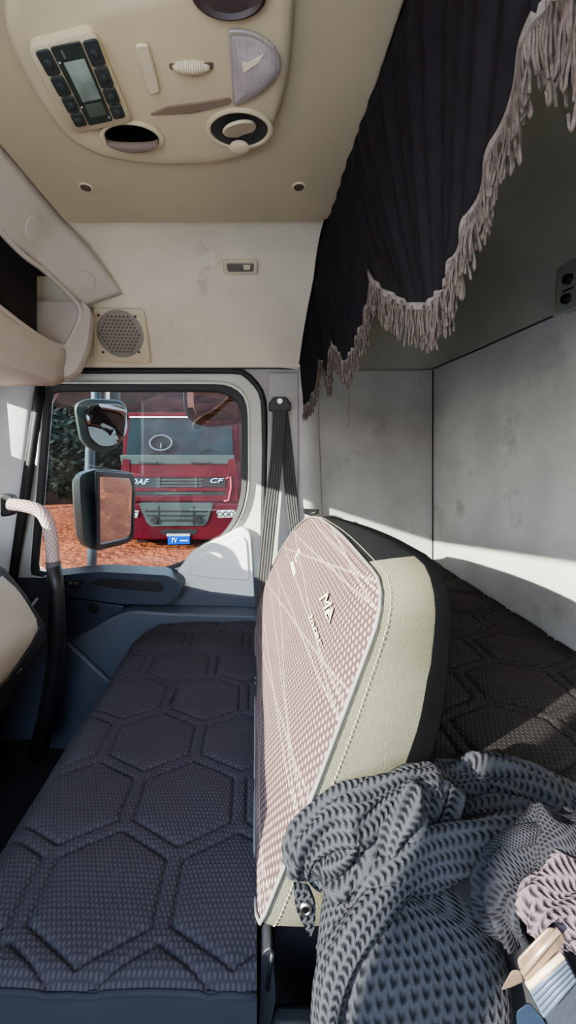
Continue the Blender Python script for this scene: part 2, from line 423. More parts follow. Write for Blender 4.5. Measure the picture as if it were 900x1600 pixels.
# A-pillar trim beside the door
m=M().grid(10,20,lambda u,v:(Vector(P((-60+(62+60)*u)-(40*v)*1.0, 585+v*330, 1.60+.05*(u-.5)**2))-Vector((0,.02*math.sin(u*PI),0))))
struct('trim_front_pillar',m,mat('pillar_white',(226,230,228),.6,var=.05),smooth=True,solid=.01)
m=M().tube([P(66,596,1.585),P(58,650,1.585),P(40,780,1.585),P(24,880,1.585),P(10,990,1.585)],.017,8); struct('trim_pillar_seal',m,RUBBER,smooth=True)

# B-pillar trim and grey curved cover
pf=rounded([P(x,y,1.60) for x,y in [(420,582),(466,582),(466,930),(440,990),(410,990),(416,800)]],.004,3)
m=M().slab(pf,(0,.03,0)); struct('trim_pillar',m,PILLAR,bevel=.004)
def bp(u,v):
    z=.335-v*.85; xr=(.265+.035*max(0,(v-.25))) ; x=.178+u*(xr-.178)
    return (x,1.60+.045*u*u-.01*math.sin(u*PI),z)
m=M().grid(12,24,bp); struct('trim_pillar_cover',m,PILLAR,smooth=True,solid=.01)
ch=thing('coat_hook','small black coat hook on the pillar beside the bunk','hook')
obj('hook_plate',M().slab(rounded([P(x,y,1.575) for x,y in [(474,795),(498,797),(499,803),(476,804)]],.004,3),(0,.02,0)),BLACKP,ch,bevel=.002)
obj('hook_arm',M().tube([P(485,800,1.57),P(486,803,1.54),P(492,801,1.53),P(498,797,1.535)],.005,6),BLACKP,ch,smooth=True)

# front wall: cowl, header and pillars around the windshield (unseen side of the cab)
XW=-1.10
Ys=[-.385+(1.54+.385)*i/16 for i in range(17)]
m=M()
for a,b in zip(Ys,Ys[1:]):
    m.add([(XW,a,top_z(XW,a)),(XW,b,top_z(XW,b)),(XW,b,.78),(XW,a,.78)],[(0,1,2,3)])
    m.add([(XW,a,bot_z(XW,a)),(XW,b,bot_z(XW,b)),(XW,b,-1.15),(XW,a,-1.15)],[(3,2,1,0)])
m.add([(XW,-.47,-1.15),(XW,-.385,-1.15),(XW,-.385,.78),(XW,-.47,.78)],[(0,1,2,3)])
m.add([(XW,1.54,-1.15),(XW,1.70,-1.15),(XW,1.70,.78),(XW,1.54,.78)],[(0,1,2,3)])
o=struct('wall_front',m,SHELF,solid=.03)
m=M().slab([(XW,-.385,bot_z(XW,-.385)),(XW,1.54,bot_z(XW,1.54)),(XW,1.54,top_z(XW,1.54)),(XW,-.385,top_z(XW,-.385))],(-.004,0,0)); struct('window_2',m,GLASSF)
# driver side stays open (door swung open) except the sill and the pillar behind the seat
m=M().box((-1.1,-.62,-1.15),(.8,-.58,-.62)); m.box((.25,-.62,-.62),(.8,-.58,.76)); struct('wall_driver_side',m,PILLAR)

# ------------------------------------------------------------------ overhead front shelf
shelf=thing('overhead_shelf','beige overhead storage shelf with an open dark cubby above the windshield','shelf')
def dzs(Y): return max(0,1.1-Y)*.22
eA=onhead(192,459,.004); eB=P(133,478,1.43)
def sof(u,v):
    Y=-.3+u*1.5
    if u<=.8:
        Y=-.3+u/.8*1.5; a=Vector((-.604,Y,.712)); b=Vector((-.676,Y*.965,.574+dzs(Y)*.5))
    else:
        t=(u-.8)/.2; a=Vector((-.604,1.2,.712)).lerp(eA,t)+Vector((0,0,.010*math.sin(t*PI))); b=Vector((-.676,1.158,.574)).lerp(eB,t)
    return a.lerp(b,v)
obj('soffit',M().grid(61,8,sof),SHELF,shelf,smooth=True,solid=.005)
YS=[-.3+1.71*i/24 for i in range(25)]
def sec(pts,Y): return [Vector((x,Y,z+dzs(Y)*w)) for x,z,w in pts]
lip=[(-.745,.372,1),(-.712,.368,1),(-.700,.360,1),(-.697,.335,1),(-.702,.300,1),(-.706,.296,1),(-.704,.262,1),(-.715,.238,1),(-.745,.230,1),(-1.0,.230,1)]
obj('shelf_lip',M().rings([sec(lip,Y) for Y in YS],closed=False),SHELF,shelf,solid=.005,auto=35)
DK=mat('cubby_dark',(34,31,31),.85)
obj('cubby_liner',M().rings([sec([(-.70,.60,.5),(-.765,.60,.5),(-.765,.365,1),(-.72,.366,1)],Y) for Y in YS[:-1]],closed=False),DK,shelf,solid=.004)
ck=rounded([P(x,y,1.405) for x,y in [(131,472),(142,486),(137,540),(116,586),(60,596),(-60,596),(-60,470)]],[.012,.03,.05,.04,.03,0,0],6)
obj('end_cheek',M().rings([ck,[p+Vector((0,.02,0)) for p in ck],[Vector((p.x-.006,p.y+.05,p.z-.004)) for p in ck],[Vector((p.x-.03,p.y+.08,p.z-.004)) for p in ck]]),SHELF,shelf,auto=50)
rim=[P(-60,318,1.02),P(0,368,1.05)]
rimp=crom([(-.69,-.3,.572+.31),(-.684,.6,.68),(-.682,1.05,.574),(-.668,1.22,.560),(-.648,1.36,.530),(-.642,1.40,.505),(-.655,1.41,.46),(-.690,1.405,.385),(-.704,1.37,.366),(-.705,1.2,.366),(-.705,.9,.366+.044)],70)
obj('cubby_rim',M().tube(rimp,.009,8),SHELF,shelf,smooth=True)
# round plugs on the soffit
def plug(px,py,r):
    # intersect with soffit plane through (-.612,.705)-(-.668,.592)
    nx,nz=.138,-.072; l=math.hypot(nx,nz); n=Vector((nx,0,nz))/l; q=Vector((-.604,0,.712))+n*.001; d=P(px,py,1)
    t=(q.dot(n))/(d.dot(n)); c=d*t
    a=Vector((0,1,0)); b=n.cross(a)
    pts=lambda r,o:[c+n*o+(a*math.cos(2*PI*j/28)+b*math.sin(2*PI*j/28))*r for j in range(28)]
    return M().rings([pts(r,.0),pts(r,.003),pts(r-.002,.0045),pts(r-.003,.003),pts(r-.004,.0035)])
obj('plug',plug(52,355,.034),SHELF,shelf,auto=40); 
def plug2():
    n=(sof(1,0)-sof(.9,0)).cross(sof(.95,1)-sof(.95,0)).normalized()
    if n.dot(Vector((0,1,0)))>0: n=-n
    c=sof(.93,.52)+n*.003; a=(sof(.95,.5)-sof(.91,.5)).normalized(); b=n.cross(a)
    pts=lambda r,o:[c+n*o+(a*math.cos(2*PI*j/28)*1.3+b*math.sin(2*PI*j/28))*r for j in range(28)]
    return M().rings([pts(.03,-.002),pts(.03,.003),pts(.028,.0045),pts(.027,.003),pts(.026,.0035)])
obj('plug',plug2(),SHELF,shelf,auto=40)
# a dark bag end resting in the cubby
# speaker on the headliner
spk=thing('roof_speaker','square beige loudspeaker with round perforated grille above the passenger door','speaker')
fr=rounded([onhead(x,y,.004) for x,y in [(146,480),(226,482),(237,568),(148,563)]],.02,5)
nrm=(onhead(226,482)-onhead(146,480)).cross(onhead(148,563)-onhead(146,480)).normalized()
if nrm.y>0: nrm=-nrm
obj('speaker_frame',M().slab(fr,nrm*.014),TAN2,spk,bevel=.005,seg=3)
cs=onhead(190,521,.006)+nrm*.016
ex=(onhead(237,524)-onhead(147,521)).normalized(); ez=nrm.cross(ex).normalized()
if ez.z<0: ez=-ez
g=M().rings([[cs+nrm*o+(ex*math.cos(2*PI*j/40)*r+ez*math.sin(2*PI*j/40)*r) for j in range(40)] for r,o in ((.093,-.004),(.093,.002),(.088,.005),(.06,.008))])
obj('grille',g,GRILLE,spk,auto=40)
hm=M()
for i in range(-9,10):
    for j in range(-9,10):
        a=(i+.5*(j%2))*.0155; b=j*.0134
        if math.hypot(a,b)<.078:
            r=.0052; c=cs+nrm*(.0085 if math.hypot(a,b)<.058 else .0068)+ex*a+ez*b
            hm.rings([[c+(ex*math.cos(PI/6+2*PI*k/6)+ez*math.sin(PI/6+2*PI*k/6))*r+nrm*o for k in range(6)] for o in (-.001,.0012)])
obj('grille_holes',hm,mat('grille_dark',(108,100,92),.8),spk)
for px,py in ((156,492),(213,494),(219,549),(163,549)):
    obj('screw',M().disc(onhead(px,py,.006)+nrm*.013,nrm,.006,.005,.004,12),mat('screw_dark',(70,62,54),.5),spk)
# small courtesy lamp on the headliner
cl=thing('courtesy_lamp','small rectangular courtesy lamp set in the pale headliner','lamp')
b1=rounded([onhead(x,y,.002) for x,y in [(348,404),(403,404),(402,427),(350,427)]],.012,5)
n2=(b1[8]-b1[0]).cross(b1[16]-b1[0]).normalized(); n2=n2 if n2.z<0 else -n2
obj('lamp_bezel',M().slab(b1,n2*.012),TAN2,cl,bevel=.004,seg=3)
b2=rounded([onhead(x,y,.014) for x,y in [(354,411),(397,411),(396,424),(356,424)]],.006,4)
obj('lamp_lens',M().slab(b2,n2*.004),mat('smoky_lens',(120,112,104),.2),cl,bevel=.002)
b3=[onhead(x,y,.019) for x,y in [(380,414),(391,414),(390,421),(381,421)]]
obj('lamp_bulb',M().slab(b3,n2*.002),LENSG,cl)

# ------------------------------------------------------------------ ceiling console
ZC=.716
con=thing('overhead_console','tan overhead ceiling console with display, round vents and reading lamp','console')
a,b,c_,d_=PZ(104,343,ZC),PZ(517,341,ZC),Vector((.232,-.25,ZC)),Vector((-.596,-.25,ZC))
pan=rounded([a,b,c_,d_],[.04,.06,.02,.02],6)
obj('mounting_panel',M().rings([pan,[p+Vector((0,0,-.010)) for p in pan],[p+(Vector((-.17,.5,ZC))-p)*.012+Vector((0,0,-.014)) for p in pan]]),TAN,con,auto=40)
hp=[(6,-90),(8,46),(60,150),(108,214),(160,240),(240,252),(330,250),(398,236),(432,190),(452,120),(462,20),(466,-90)]
hl=rounded([PZ(x,y,.70) for x,y in hp],.03,4); hc=Vector((-.15,.55,0))
def hring(s,z): return [Vector((hc.x+(p.x-hc.x)*s,hc.y+(p.y-hc.y)*s,z)) for p in hl]
obj('console_housing',M().rings([hring(1.0,.708),hring(.992,.694),hring(.975,.684),hring(.94,.679),hring(.88,.677)]),TAN,con,auto=60)
ZH=.676
def H2(x,y,z=ZH): return PZ(x,y,z)
# shading crease, its shade painted on as a darker tan slab
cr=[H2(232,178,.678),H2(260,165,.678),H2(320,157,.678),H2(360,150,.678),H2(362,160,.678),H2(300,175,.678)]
obj('crease_shade',M().slab(rounded(cr,.01,3),(0,0,-.004)),mat('tan_shadow',(140,118,98),.7),con,bevel=.003)
# climate display
dq=[(40,66),(146,40),(208,188),(106,206)]
dsp_l=rounded([H2(x,y,.672) for x,y in dq],.022,6); dc=sum(dsp_l,Vector())/len(dsp_l)
dsp=obj('display_frame',M().rings([[p+Vector((0,0,.006)) for p in dsp_l],[p+Vector((0,0,-.004)) for p in dsp_l],[dc+(p-dc)*.96+Vector((0,0,-.007)) for p in dsp_l]]),TAN,con,auto=40)
iq=[H2(53,78,.664),H2(151,57,.664),H2(197,183,.664),H2(120,199,.664)]
def dq_(u,v,o=0):
    p=iq[0].lerp(iq[1],u).lerp(iq[3].lerp(iq[2],u),v); return p+Vector((0,0,o))
def quad(u0,u1,v0,v1,o=0): return [dq_(u0,v0,o),dq_(u1,v0,o),dq_(u1,v1,o),dq_(u0,v1,o)]
vs_=[0,.30,.56,.79,1]
for col_ in (0,1):
    u0,u1=((0,.235),(.765,1))[col_]
    for i in range(4):
        k=obj('button',M().slab(rounded(quad(u0,u1,vs_[i]+.008,vs_[i+1]-.012),.006,3),(0,0,-.003)),KEY,dsp,bevel=.0012)
        cen=dq_((u0+u1)/2,(vs_[i]+vs_[i+1])/2,-.003)
        obj('button_cap',M().rings([[cen+Vector((math.cos(2*PI*j/16)*r,math.sin(2*PI*j/16)*r,-o)) for j in range(16)] for r,o in ((.009,0),(.007,.002),(.003,.003))]),KEY,k,smooth=True)
sc=obj('screen',M().slab(rounded(quad(.26,.74,0.0,1),.004,3),(0,0,-.0025)),SCREEN,dsp,bevel=.001)
obj('lcd',M().slab(quad(.36,.70,.17,.66,-.0028),(0,0,-.0006)),LCD,sc)
obj('lcd_lower',M().slab(quad(.36,.68,.70,.88,-.0028),(0,0,-.0006)),mat('lcd_green',(86,100,84),.3),sc)
for u,v in ((.30,.16),(.30,.72),(.70,.93)):
    obj('indicator',M().disc(dq_(u,v,-.0028),(0,0,-1),.0016,None,.0012,10),WHT,sc)
obj('indicator',M().slab(quad(.40,.43,.04,.13,-.0028),(0,0,-.0006)),mat('grey_mark',(120,120,120),.5),sc)
# blank switch strip
st=rounded([H2(x,y) for x,y in [(210,66),(231,64),(251,140),(233,145)]],.008,4)
obj('blank_switch',M().slab(st,(0,0,-.006)),TAN2,con,bevel=.003)
# thumb wheel in a slot
tw=rounded([H2(x,y) for x,y in [(264,99),(333,97),(334,106),(322,111),(276,110),(265,107)]],.004,3)
obj('wheel_slot',M().slab(tw,(0,0,-.0015)),TAND,con)
wc=H2(299,105)+Vector((0,.0,.002)); twm=M()
n=60; ring=lambda xx,r:[wc+Vector((xx,math.cos(2*PI*j/n)*r*(1+.025*(j%2)),math.sin(2*PI*j/n)*r)) for j in range(n)]
n=48
rr=[]
for k in range(9):
    t=k/8; ang=-1.15+2.3*t
    rr.append([wc+Vector(((t-.5)*.066,0,0))+Vector((0,math.cos(q)*.012*math.cos(ang*.9),math.sin(q)*.012*math.cos(ang*.9))) for q in [2*PI*j/24 for j in range(24)]])
obj('thumb_wheel',M().rings(rr),TAN2,con,smooth=True)
rb=M()
for k in range(11):
    x=(k-5)*.0042; ra=.0125*math.cos(x/.033*1.0)
    rb.tube([wc+Vector((x,math.cos(q)*ra,math.sin(q)*ra)) for q in [PI*.95+PI*1.1*j/12 for j in range(13)]],.0009,5)
obj('wheel_ribs',rb,TAN,con,smooth=True)
# reading lamp: half-round lens
half=[H2(356,42)]+[H2(x,y) for x,y in [(390,44),(418,58),(436,80),(441,102),(430,124),(405,146),(380,158),(364,162)]]
hl2=rounded(half,[.008]+[.02]*7+[.006],4)
obj('lamp_bezel',M().rings([hl2,[p+Vector((0,0,-.006)) for p in hl2]]),mat('lamp_rim',(176,164,152),.4),con,bevel=.003)
lc=sum(hl2,Vector())/len(hl2)
ins=[lc+(p-lc)*.90+Vector((0,0,-.007)) for p in hl2]
rl=obj('reading_lamp_lens',M().rings([ins,[lc+(p-lc)*.6+Vector((0,0,-.010)) for p in ins],[lc+(p-lc)*.2+Vector((0,0,-.011)) for p in ins]]),mat('lens_lilac',(190,180,176),.25,bump=.5,bscale=250),con,auto=40)
rbm=M()
for k in range(13):
    x0=361+k*6; 
    rbm.tube([H2(x0,56+abs(k-2)*1.6,.664),H2(x0+2,148-k*3.2,.664)],.0006,4)
obj('lens_ribs',rbm,mat('lens_lilac2',(206,196,192),.3),rl)
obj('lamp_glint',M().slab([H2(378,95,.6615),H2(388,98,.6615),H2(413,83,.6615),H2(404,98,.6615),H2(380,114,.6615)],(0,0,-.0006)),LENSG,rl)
# round vents
def ring_on(c,r,n=36,z=None,sx=1,sy=1): return [Vector((c.x+math.cos(2*PI*j/n)*r*sx,c.y+math.sin(2*PI*j/n)*r*sy,c.z if z is None else z)) for j in range(n)]
v1=H2(206,213); v2=H2(374,201)
def ring_e(sy_):
    return lambda c,r,n=36,z=None: ring_on(c,r,n,z,1,sy_)
for q,(cv,r,sy_) in enumerate(((v1,.068,.62),(v2,.071,.72))):
    ring_on_=ring_e(sy_)
    nm=obj('air_vent_ring',M().rings([ring_on_(cv,r,z=ZH),ring_on_(cv,r,z=ZH-.005),ring_on_(cv,r-.004,z=ZH-.007),ring_on_(cv,r-.009,z=ZH-.006),ring_on_(cv,r-.011,z=ZH-.002)],cap=False),TAN,con,auto=50)
    obj('vent_bowl',M().rings([ring_on_(cv,r-.010,z=ZH-.003),ring_on_(cv,r-.014,z=ZH-.0015),ring_on_(cv,.001,z=ZH-.0012)],cap=False),DARK if q==0 else mat('vent_grey',(46,44,42),.7),nm,smooth=True)
# rolled-shut inner barrel of the first vent
bar=M()
bar.rings([[Vector((v1.x+math.cos(t)*(.055),v1.y+s*.034*math.sin(t),ZH-.006-.010*math.sin(PI*k/4))) for t in [PI*j/20 for j in range(21)]] for k,s in enumerate((.25,.45,.65,.85,1.0))],closed=False)
bar.v=[Vector((p.x,p.y,p.z)) for p in bar.v]
obj('vent_barrel',bar,mat('barrel_brown',(130,110,96),.6),con,smooth=True,solid=.003)
# tilted vane with finger tab of the second vent
vd=M(); tl=Vector((.15,.35,-.9)).normalized(); a1=tl.orthogonal().normalized(); a2=tl.cross(a1)
vc=H2(374,194)+Vector((0,0,-.010))
vd.rings([[vc+tl*o+(a1*math.cos(2*PI*j/28)+a2*math.sin(2*PI*j/28))*r for j in range(28)] for r,o in ((.034,-.003),(.036,0),(.034,.003),(.012,.001))])
vn=obj('vent_vane',vd,TAN2,con,auto=50)
vk=H2(374,217)+Vector((0,0,-.016))
obj('vane_tab',M().rings([[vk+Vector((math.cos(2*PI*j/20)*r,math.sin(2*PI*j/20)*r*.8,o)) for j in range(20)] for r,o in ((.021,.0),(.022,-.004),(.018,-.006))]),TAN2,vn,auto=40)
# dark round pocket at the top edge
kc=H2(358,-16)
obj('round_recess',M().rings([ring_on(kc,r,z=ZH-o,sx=1,sy=.62) for r,o in ((.056,0),(.056,.008),(.050,.010),(.044,.004),(.01,.003))]),mat('recess_brown',(70,56,54),.5),con,auto=50)
# screw recesses of the panel
for x,y in ((134,294),(467,293)):
    c=PZ(x,y,.700)
    sr=obj('screw_recess',M().rings([ring_on(c,.019,20,z=.702),ring_on(c,.0185,20,z=.6995),ring_on(c,.014,20,z=.6998)],cap=False),TAN,con,smooth=True)
    obj('screw_hole',M().rings([ring_on(c,.0145,16,z=.7005),ring_on(c,.0145,16,z=.7)]),mat('hole_brown',(84,66,54),.8),sr)

# ------------------------------------------------------------------ valance curtain
cur=thing('valance_curtain','black pleated valance curtain with scalloped tasselled edge hanging from ceiling','curtain')
bot=[(-.35,.30),(-.12,.41),(.05,.26),(.20,.25),(.30,.36),(.352,.415),(.40,.385),(.48,.318),(.545,.250),(.60,.222),(.665,.246),(.74,.30),(.80,.345),(.843,.392),(.885,.33),(.95,.29),(1.03,.262),(1.09,.24),(1.16,.29),(1.22,.345),(1.27,.27),(1.34,.23),(1.42,.30),(1.46,.335),(1.50,.22),(1.56,.175),(1.60,.165)]
tips=[(-.15,.1),(.12,.1),(.60,.1),(1.07,.1),(1.33,.08),(1.56,.02)]
def curtX(Y): return lerp_tab([(-.4,.25),(.5,.242),(.9,.225),(1.2,.222),(1.45,.225),(1.6,.188)],Y)
def curtP(Y,t):
    zt=min(.712,fz(Y)-.006) ; zb=lerp_tab(bot,Y); z=zt+(zb-zt)*t
    tp=min(tips,key=lambda q:abs(q[0]-Y)); ang=math.atan2(z-tp[1]+.03,(Y-tp[0])*1.0)
    w=math.sin(ang*66)*.0055*(1-.15*t)+math.sin(ang*23+Y*9)*.004
    return Vector((curtX(Y)+w*min(1,t*4+.2)+.03*t*t*(1 if Y<1.45 else .4)+.008*math.sin(Y*14)*t,Y,z))
m=M().grid(700,44,lambda u,v:curtP(-.35+u*1.95,v)); obj('curtain_cloth',m,CURT,cur,smooth=True,solid=.0015)
m=M().tube([Vector((curtX(y)-.004,y,min(.712,fz(y)-.004))) for y in [-.35+1.95*i/60 for i in range(61)]],.006,6); obj('curtain_hem',m,CURT,cur,smooth=True)
# band and yarn fringe
Yl=[]; y=-.34
pts=[curtP(-.35+1.95*i/500,1.0) for i in range(501)]
m=M(); m.rings([[p+Vector((-.003,0,.006)),p+Vector((.003,0,.006)),p+Vector((.003,0,-.006)),p+Vector((-.003,0,-.006))] for p in pts]); obj('fringe_band',m,FRGB,cur)
fr=M(); L=0; acc=0
for i in range(1,501):
    seg=(pts[i]-pts[i-1]); acc+=seg.length
    while acc>.0025:
        acc-=.0025; p=pts[i]-seg*R.random(); Yp=p.y
        ln=(.060+R.uniform(-.014,.012))*(1.0 if Yp>.36 else 1.5)
        if Yp>1.25: ln*=.75
        k=6; sx=R.uniform(-.006,.006); sy=R.uniform(-.012,.008); ph=R.random()*6
        path=[p+Vector((sx*(j/k)+.002*math.sin(ph+j*1.3),sy*(j/k)+.0018*math.cos(ph+j*1.1),-ln*j/k)) for j in range(k+1)]
        if R.random()<.5:   # closed loop end
            q=path[-1]; path+= [q+Vector((.001,.003,-.002)),q+Vector((.001,.005,.004)),q+Vector((0,.005,.014))]
        fr.tube(path,.0017,4)
obj('fringe',fr,FRG,cur,smooth=True)
tm=M().tube([Vector((.235,1.25,.20)),Vector((.30,1.5,.14)),Vector((.385,1.6,.10)),Vector((.386,1.6,.0))],.0008,4)
th=[P(545,600,1.60),P(546,625,1.60),P(544,645,1.60),P(546,662,1.60),P(541,668,1.60)]
obj('loose_thread',M().tube([P(543,585,1.55)]+th,.0009,5),FRG,cur,smooth=True)

# switch panel on the rear wall
swp=thing('wall_switch_panel','grey switch panel with two round dials high on the rear wall','switch')
spx=lambda x,y:PX(x,y,.735)
obj('panel_plate',M().slab(rounded([spx(868,412),spx(935,370),spx(935,470),spx(868,492)],.02,4),(.02,0,0)),mat('panel_grey',(120,120,112),.6),swp,bevel=.004)
for x,y in ((889,436),(886,467)):
    obj('dial',M().disc(spx(x,y),(-1,0,0),.013,.011,.008,16),BLACKP,swp)
obj('slot',M().slab([spx(880,455),spx(896,448),spx(896,450),spx(880,457)],(-.002,0,0)),DARK,swp)
obj('panel_lip',M().tube([spx(865,493),spx(935,468)],.003,6),mat('lip_grey',(150,150,140),.5),swp)

# ------------------------------------------------------------------ quilting
def hexq(x,y,W=.20,sy=.86):
    """quilt height: puffy elongated hexagons with stitched double lines"""
    y=y/sy; rp=W*.866; best=9
    r0=round(y/rp)
    for r in (r0-1,r0,r0+1):
        ox=(.5*W if r%2 else 0); c0_=round((x-ox)/W)
        for c in (c0_-1,c0_,c0_+1):
            dx=abs(x-(c*W+ox)); dy=abs(y-r*rp); d=max(dx,dx*.5+dy*.866)
            best=min(best,d)
    g=lambda c,w:math.exp(-((best-c)/w)**2)
    return -.0052*g(W*.435,.0034)+ .004*max(0,1-(best/(W*.43))**4)
# bench
bench=thing('passenger_bench','long black quilted hexagon bench seat beneath the passenger window','seat')
ZB=-.66
def bx0(Y):  # left (front) edge, rounding off at the far end
    x=-.432
    if Y>1.32: t=(Y-1.32)/.18; x=-.432+.15*(1-math.sqrt(max(0,1-min(t,1)**2)))
    return x
def benchtop(u,v):
    Y=.475+u*1.02; x0=bx0(Y); x=x0+v*(.001-x0)
    edge=min(1,(x-x0)/.05); e2=min(1,(Y-.475)/.02); e3=min(1,(1.495-Y)/.06)
    dip=-.025*(1-edge)**2-.012*(1-e2)**2-.03*(1-e3)**2
    z=ZB+dip+hexq(x+.03,Y+.02)*min(1,edge+.3)+.006*noise.noise(Vector((x*5,Y*5,0)))
    return (x,Y,z)
def buv(u,v): Y=.475+u*1.02; x0=bx0(Y); return (x0+v*(-.006-x0),Y)
m=M().grid(440,200,benchtop,buv)
obj('seat_cover',m,BENCH,bench,smooth=True)
side=[]
for k,(dz,ins) in enumerate(((0,0),(-.02,-.006),(-.07,-.004),(-.16,.012))):
    ring=[]
    for i in range(41): Y=.475+i/40*1.02; p=Vector(benchtop(i/40,0)); ring.append(Vector((p.x+ins,Y,p.z+dz)))
    near=[Vector(benchtop(0,i/20)) for i in range(20,0,-1)]
    ring=[Vector((p.x,p.y+ins,p.z+dz)) for p in near]+ring
    ring+=[Vector((Vector(benchtop(1,i/10)).x,1.495-ins,Vector(benchtop(1,i/10)).z+dz)) for i in range(1,11)]
    side.append(ring)
obj('seat_side',M().rings(side,closed=False),BSIDE,bench,smooth=True)
obj('front_piping',M().tube([Vector(benchtop(0,i/30))+Vector((0,-.002,-.002)) for i in range(31)],.0035,6),BSIDE,bench,smooth=True)
obj('seat_base',M().box((-.36,.50,-1.15),(-.02,1.44,-.83)),DASHP,bench,bevel=.02)
obj('torn_slit',M().tube([(-.222,.985,-.652),(-.218,1.0,-.651),(-.219,1.015,-.652)],.0012,5),DARK,bench)

# backrest: plane leaning back, outline in (Y, height)
back=thing('bench_backrest','pinkish knit fabric bench backrest leaning back between bench and bunk','backrest')
KX=.37
def bk(Y,h,n=0):   # h = height above the cushion
    X=KX*h; q=Vector((X,Y,ZB+h)); nn=Vector((-1,0,KX)).normalized()
    if n<-.006:
        f=max(0,min(1,h/.47)); m_=n*(1.32-.48*max(0,(f-.6)/.4)**1.3)*(1-.62*f*max(0,min(1,(Y-.6)/.5))); k=min(1,-n/.1)
        if h<.21: m_=-min(-m_,max(.02,.206-KX*h))
        return q+Vector((-1,0,KX*(1-f)-.0)).normalized()*m_+Vector((0,.035*k if Y<.6 else (-.02*k if Y>1.2 else 0),.010*f*k*(1 if Y<.7 else max(0,1-(Y-.7)/.3))))
    return q+nn*n
ol=[(.515,.015),(.502,.20),(.500,.44),(.535,.475),(.80,.482),(1.05,.470),(1.19,.445),(1.30,.405),(1.42,.33),(1.53,.225),(1.585,.12),(1.60,.02),(1.55,.0),(.56,.0)]
olr=rounded([(a,b) for a,b in ol],[.02,.1,.03,.03,.1,.08,.06,.08,.08,.08,.06,.02,.02,.02],5)
cB=(1.0,.22)
def olp(s,n,sh=1): # outline scaled about centre
    return [bk(cB[0]+(p.x-cB[0])*s,cB[1]+(p.y-cB[1])*s,n) for p in olr]
# front cover as a dense polar grid, slightly domed
NR=40; NA=160
o2=byangle([Vector((p.x,0,p.y)) for p in olr],cB,NA)
vs=[];uv=[]
for i in range(NR+1):
    s=i/NR
    for j in range(NA+1):
        p=o2[j%NA]; Y=cB[0]+(p.x-cB[0])*s; h=cB[1]+(p.z-cB[1])*s
        dome=.012*(1-s**6)+.004*noise.noise(Vector((Y*6,h*6,1)))
        vs.append(bk(Y,h,dome)); uv.append((Y,h*1.07))
fs=[(i*(NA+1)+j,(i+1)*(NA+1)+j,(i+1)*(NA+1)+j+1,i*(NA+1)+j+1) for i in range(NR) for j in range(NA)]
obj('front_cover',M().add(vs,fs,uv),BACKF,back,smooth=True)
def oring(s,n): return [bk(cB[0]+(p.x-cB[0])*s-0.0,cB[1]+(p.z-cB[1])*s,n) for p in o2]
nv=[oring(1.0,0),oring(1.006,-.012),oring(1.008,-.05),oring(1.004,-.09),oring(.99,-.105)]
def thick(p,h): return p
sc_=M().rings(nv,cap=False); keep=[];tops=[]
for f in sc_.f:
    c=sum((sc_.v[i] for i in f),Vector())/len(f); (tops if (c.y>.62 and c.z>ZB+.1) else keep).append(f)
tc_=M(); tc_.v=list(sc_.v); tc_.uv=list(sc_.uv); tc_.f=tops; sc_.f=keep
def clean(m_):
    used=sorted({i for f in m_.f for i in f}); mp={k:i for i,k in enumerate(used)}
    q_=M(); q_.add([m_.v[i] for i in used],[tuple(mp[i] for i in f) for f in m_.f]); return q_
obj('side_cover',clean(sc_),VINYL,back,smooth=True)
obj('top_cover',clean(tc_),BLACKP,back,smooth=True)
obj('lower_mount',M().box((.03,.62,-1.15),(.10,1.4,-.665)),DASHP,back)
obj('back_shell',M().rings([oring(1.006,-.094),oring(1.013,-.098),oring(1.014,-.112),oring(.985,-.120),oring(.5,-.122)]),DARK,back,auto=50)
pp=oring(1.002,.002); obj('piping',M().tube(pp+[pp[0]],.0028,6,cap=False),PIPE,back,smooth=True)
sm=M(); q=oring(1.0085,-.014)
for i in range(0,len(q)):
    a=q[i]; b=q[(i+1)%len(q)]; L=(b-a).length; k=max(1,int(L/.007))
    for j in range(k):
        s=a.lerp(b,(j+.1)/k); e=a.lerp(b,(j+.7)/k); sm.tube([s,e],.0005,4)
obj('seam_stitching',sm,STITCH,back)
# cross seam on the near side
obj('side_seam',M().tube([bk(.5005,.20,-.012),bk(.4985,.215,-.05),bk(.5005,.222,-.10)],.0012,5),mat('seam_olive',(112,108,88),.9),back)
# embroidery on the cover
nb=Vector((-1,0,KX)).normalized()
def onback(x,y,o):
    d=P(x,y,1); q0=bk(1,.2,o); t=q0.dot(nb)/d.dot(nb); return d*t
def emb(s,a,b,hv):   # baseline from a to b (photo), letter height vector hv
    def fn(u,v,w):
        x=a[0]+(b[0]-a[0])*u+hv[0]*v; y=a[1]+(b[1]-a[1])*u+hv[1]*v
        return onback(x,y,.0125+.0016*w)
    return text_mesh(s,fn)
obj('embroidered_word',emb('Me',(498,936),(510,968),(14,-10)),EMB,back)
obj('embroidered_word',emb('A',(509,958),(514,975),(9,-16)),EMB,back)
obj('embroidered_word',emb('Inter',(482,966),(499,1009),(6,-5)),EMB,back)
obj('embroidered_word',emb('E',(460,872),(463,880),(7,-16)),EMB,back)
obj('embroidered_word',emb('I',(454,880),(458,900),(4,-4)),EMB,back)

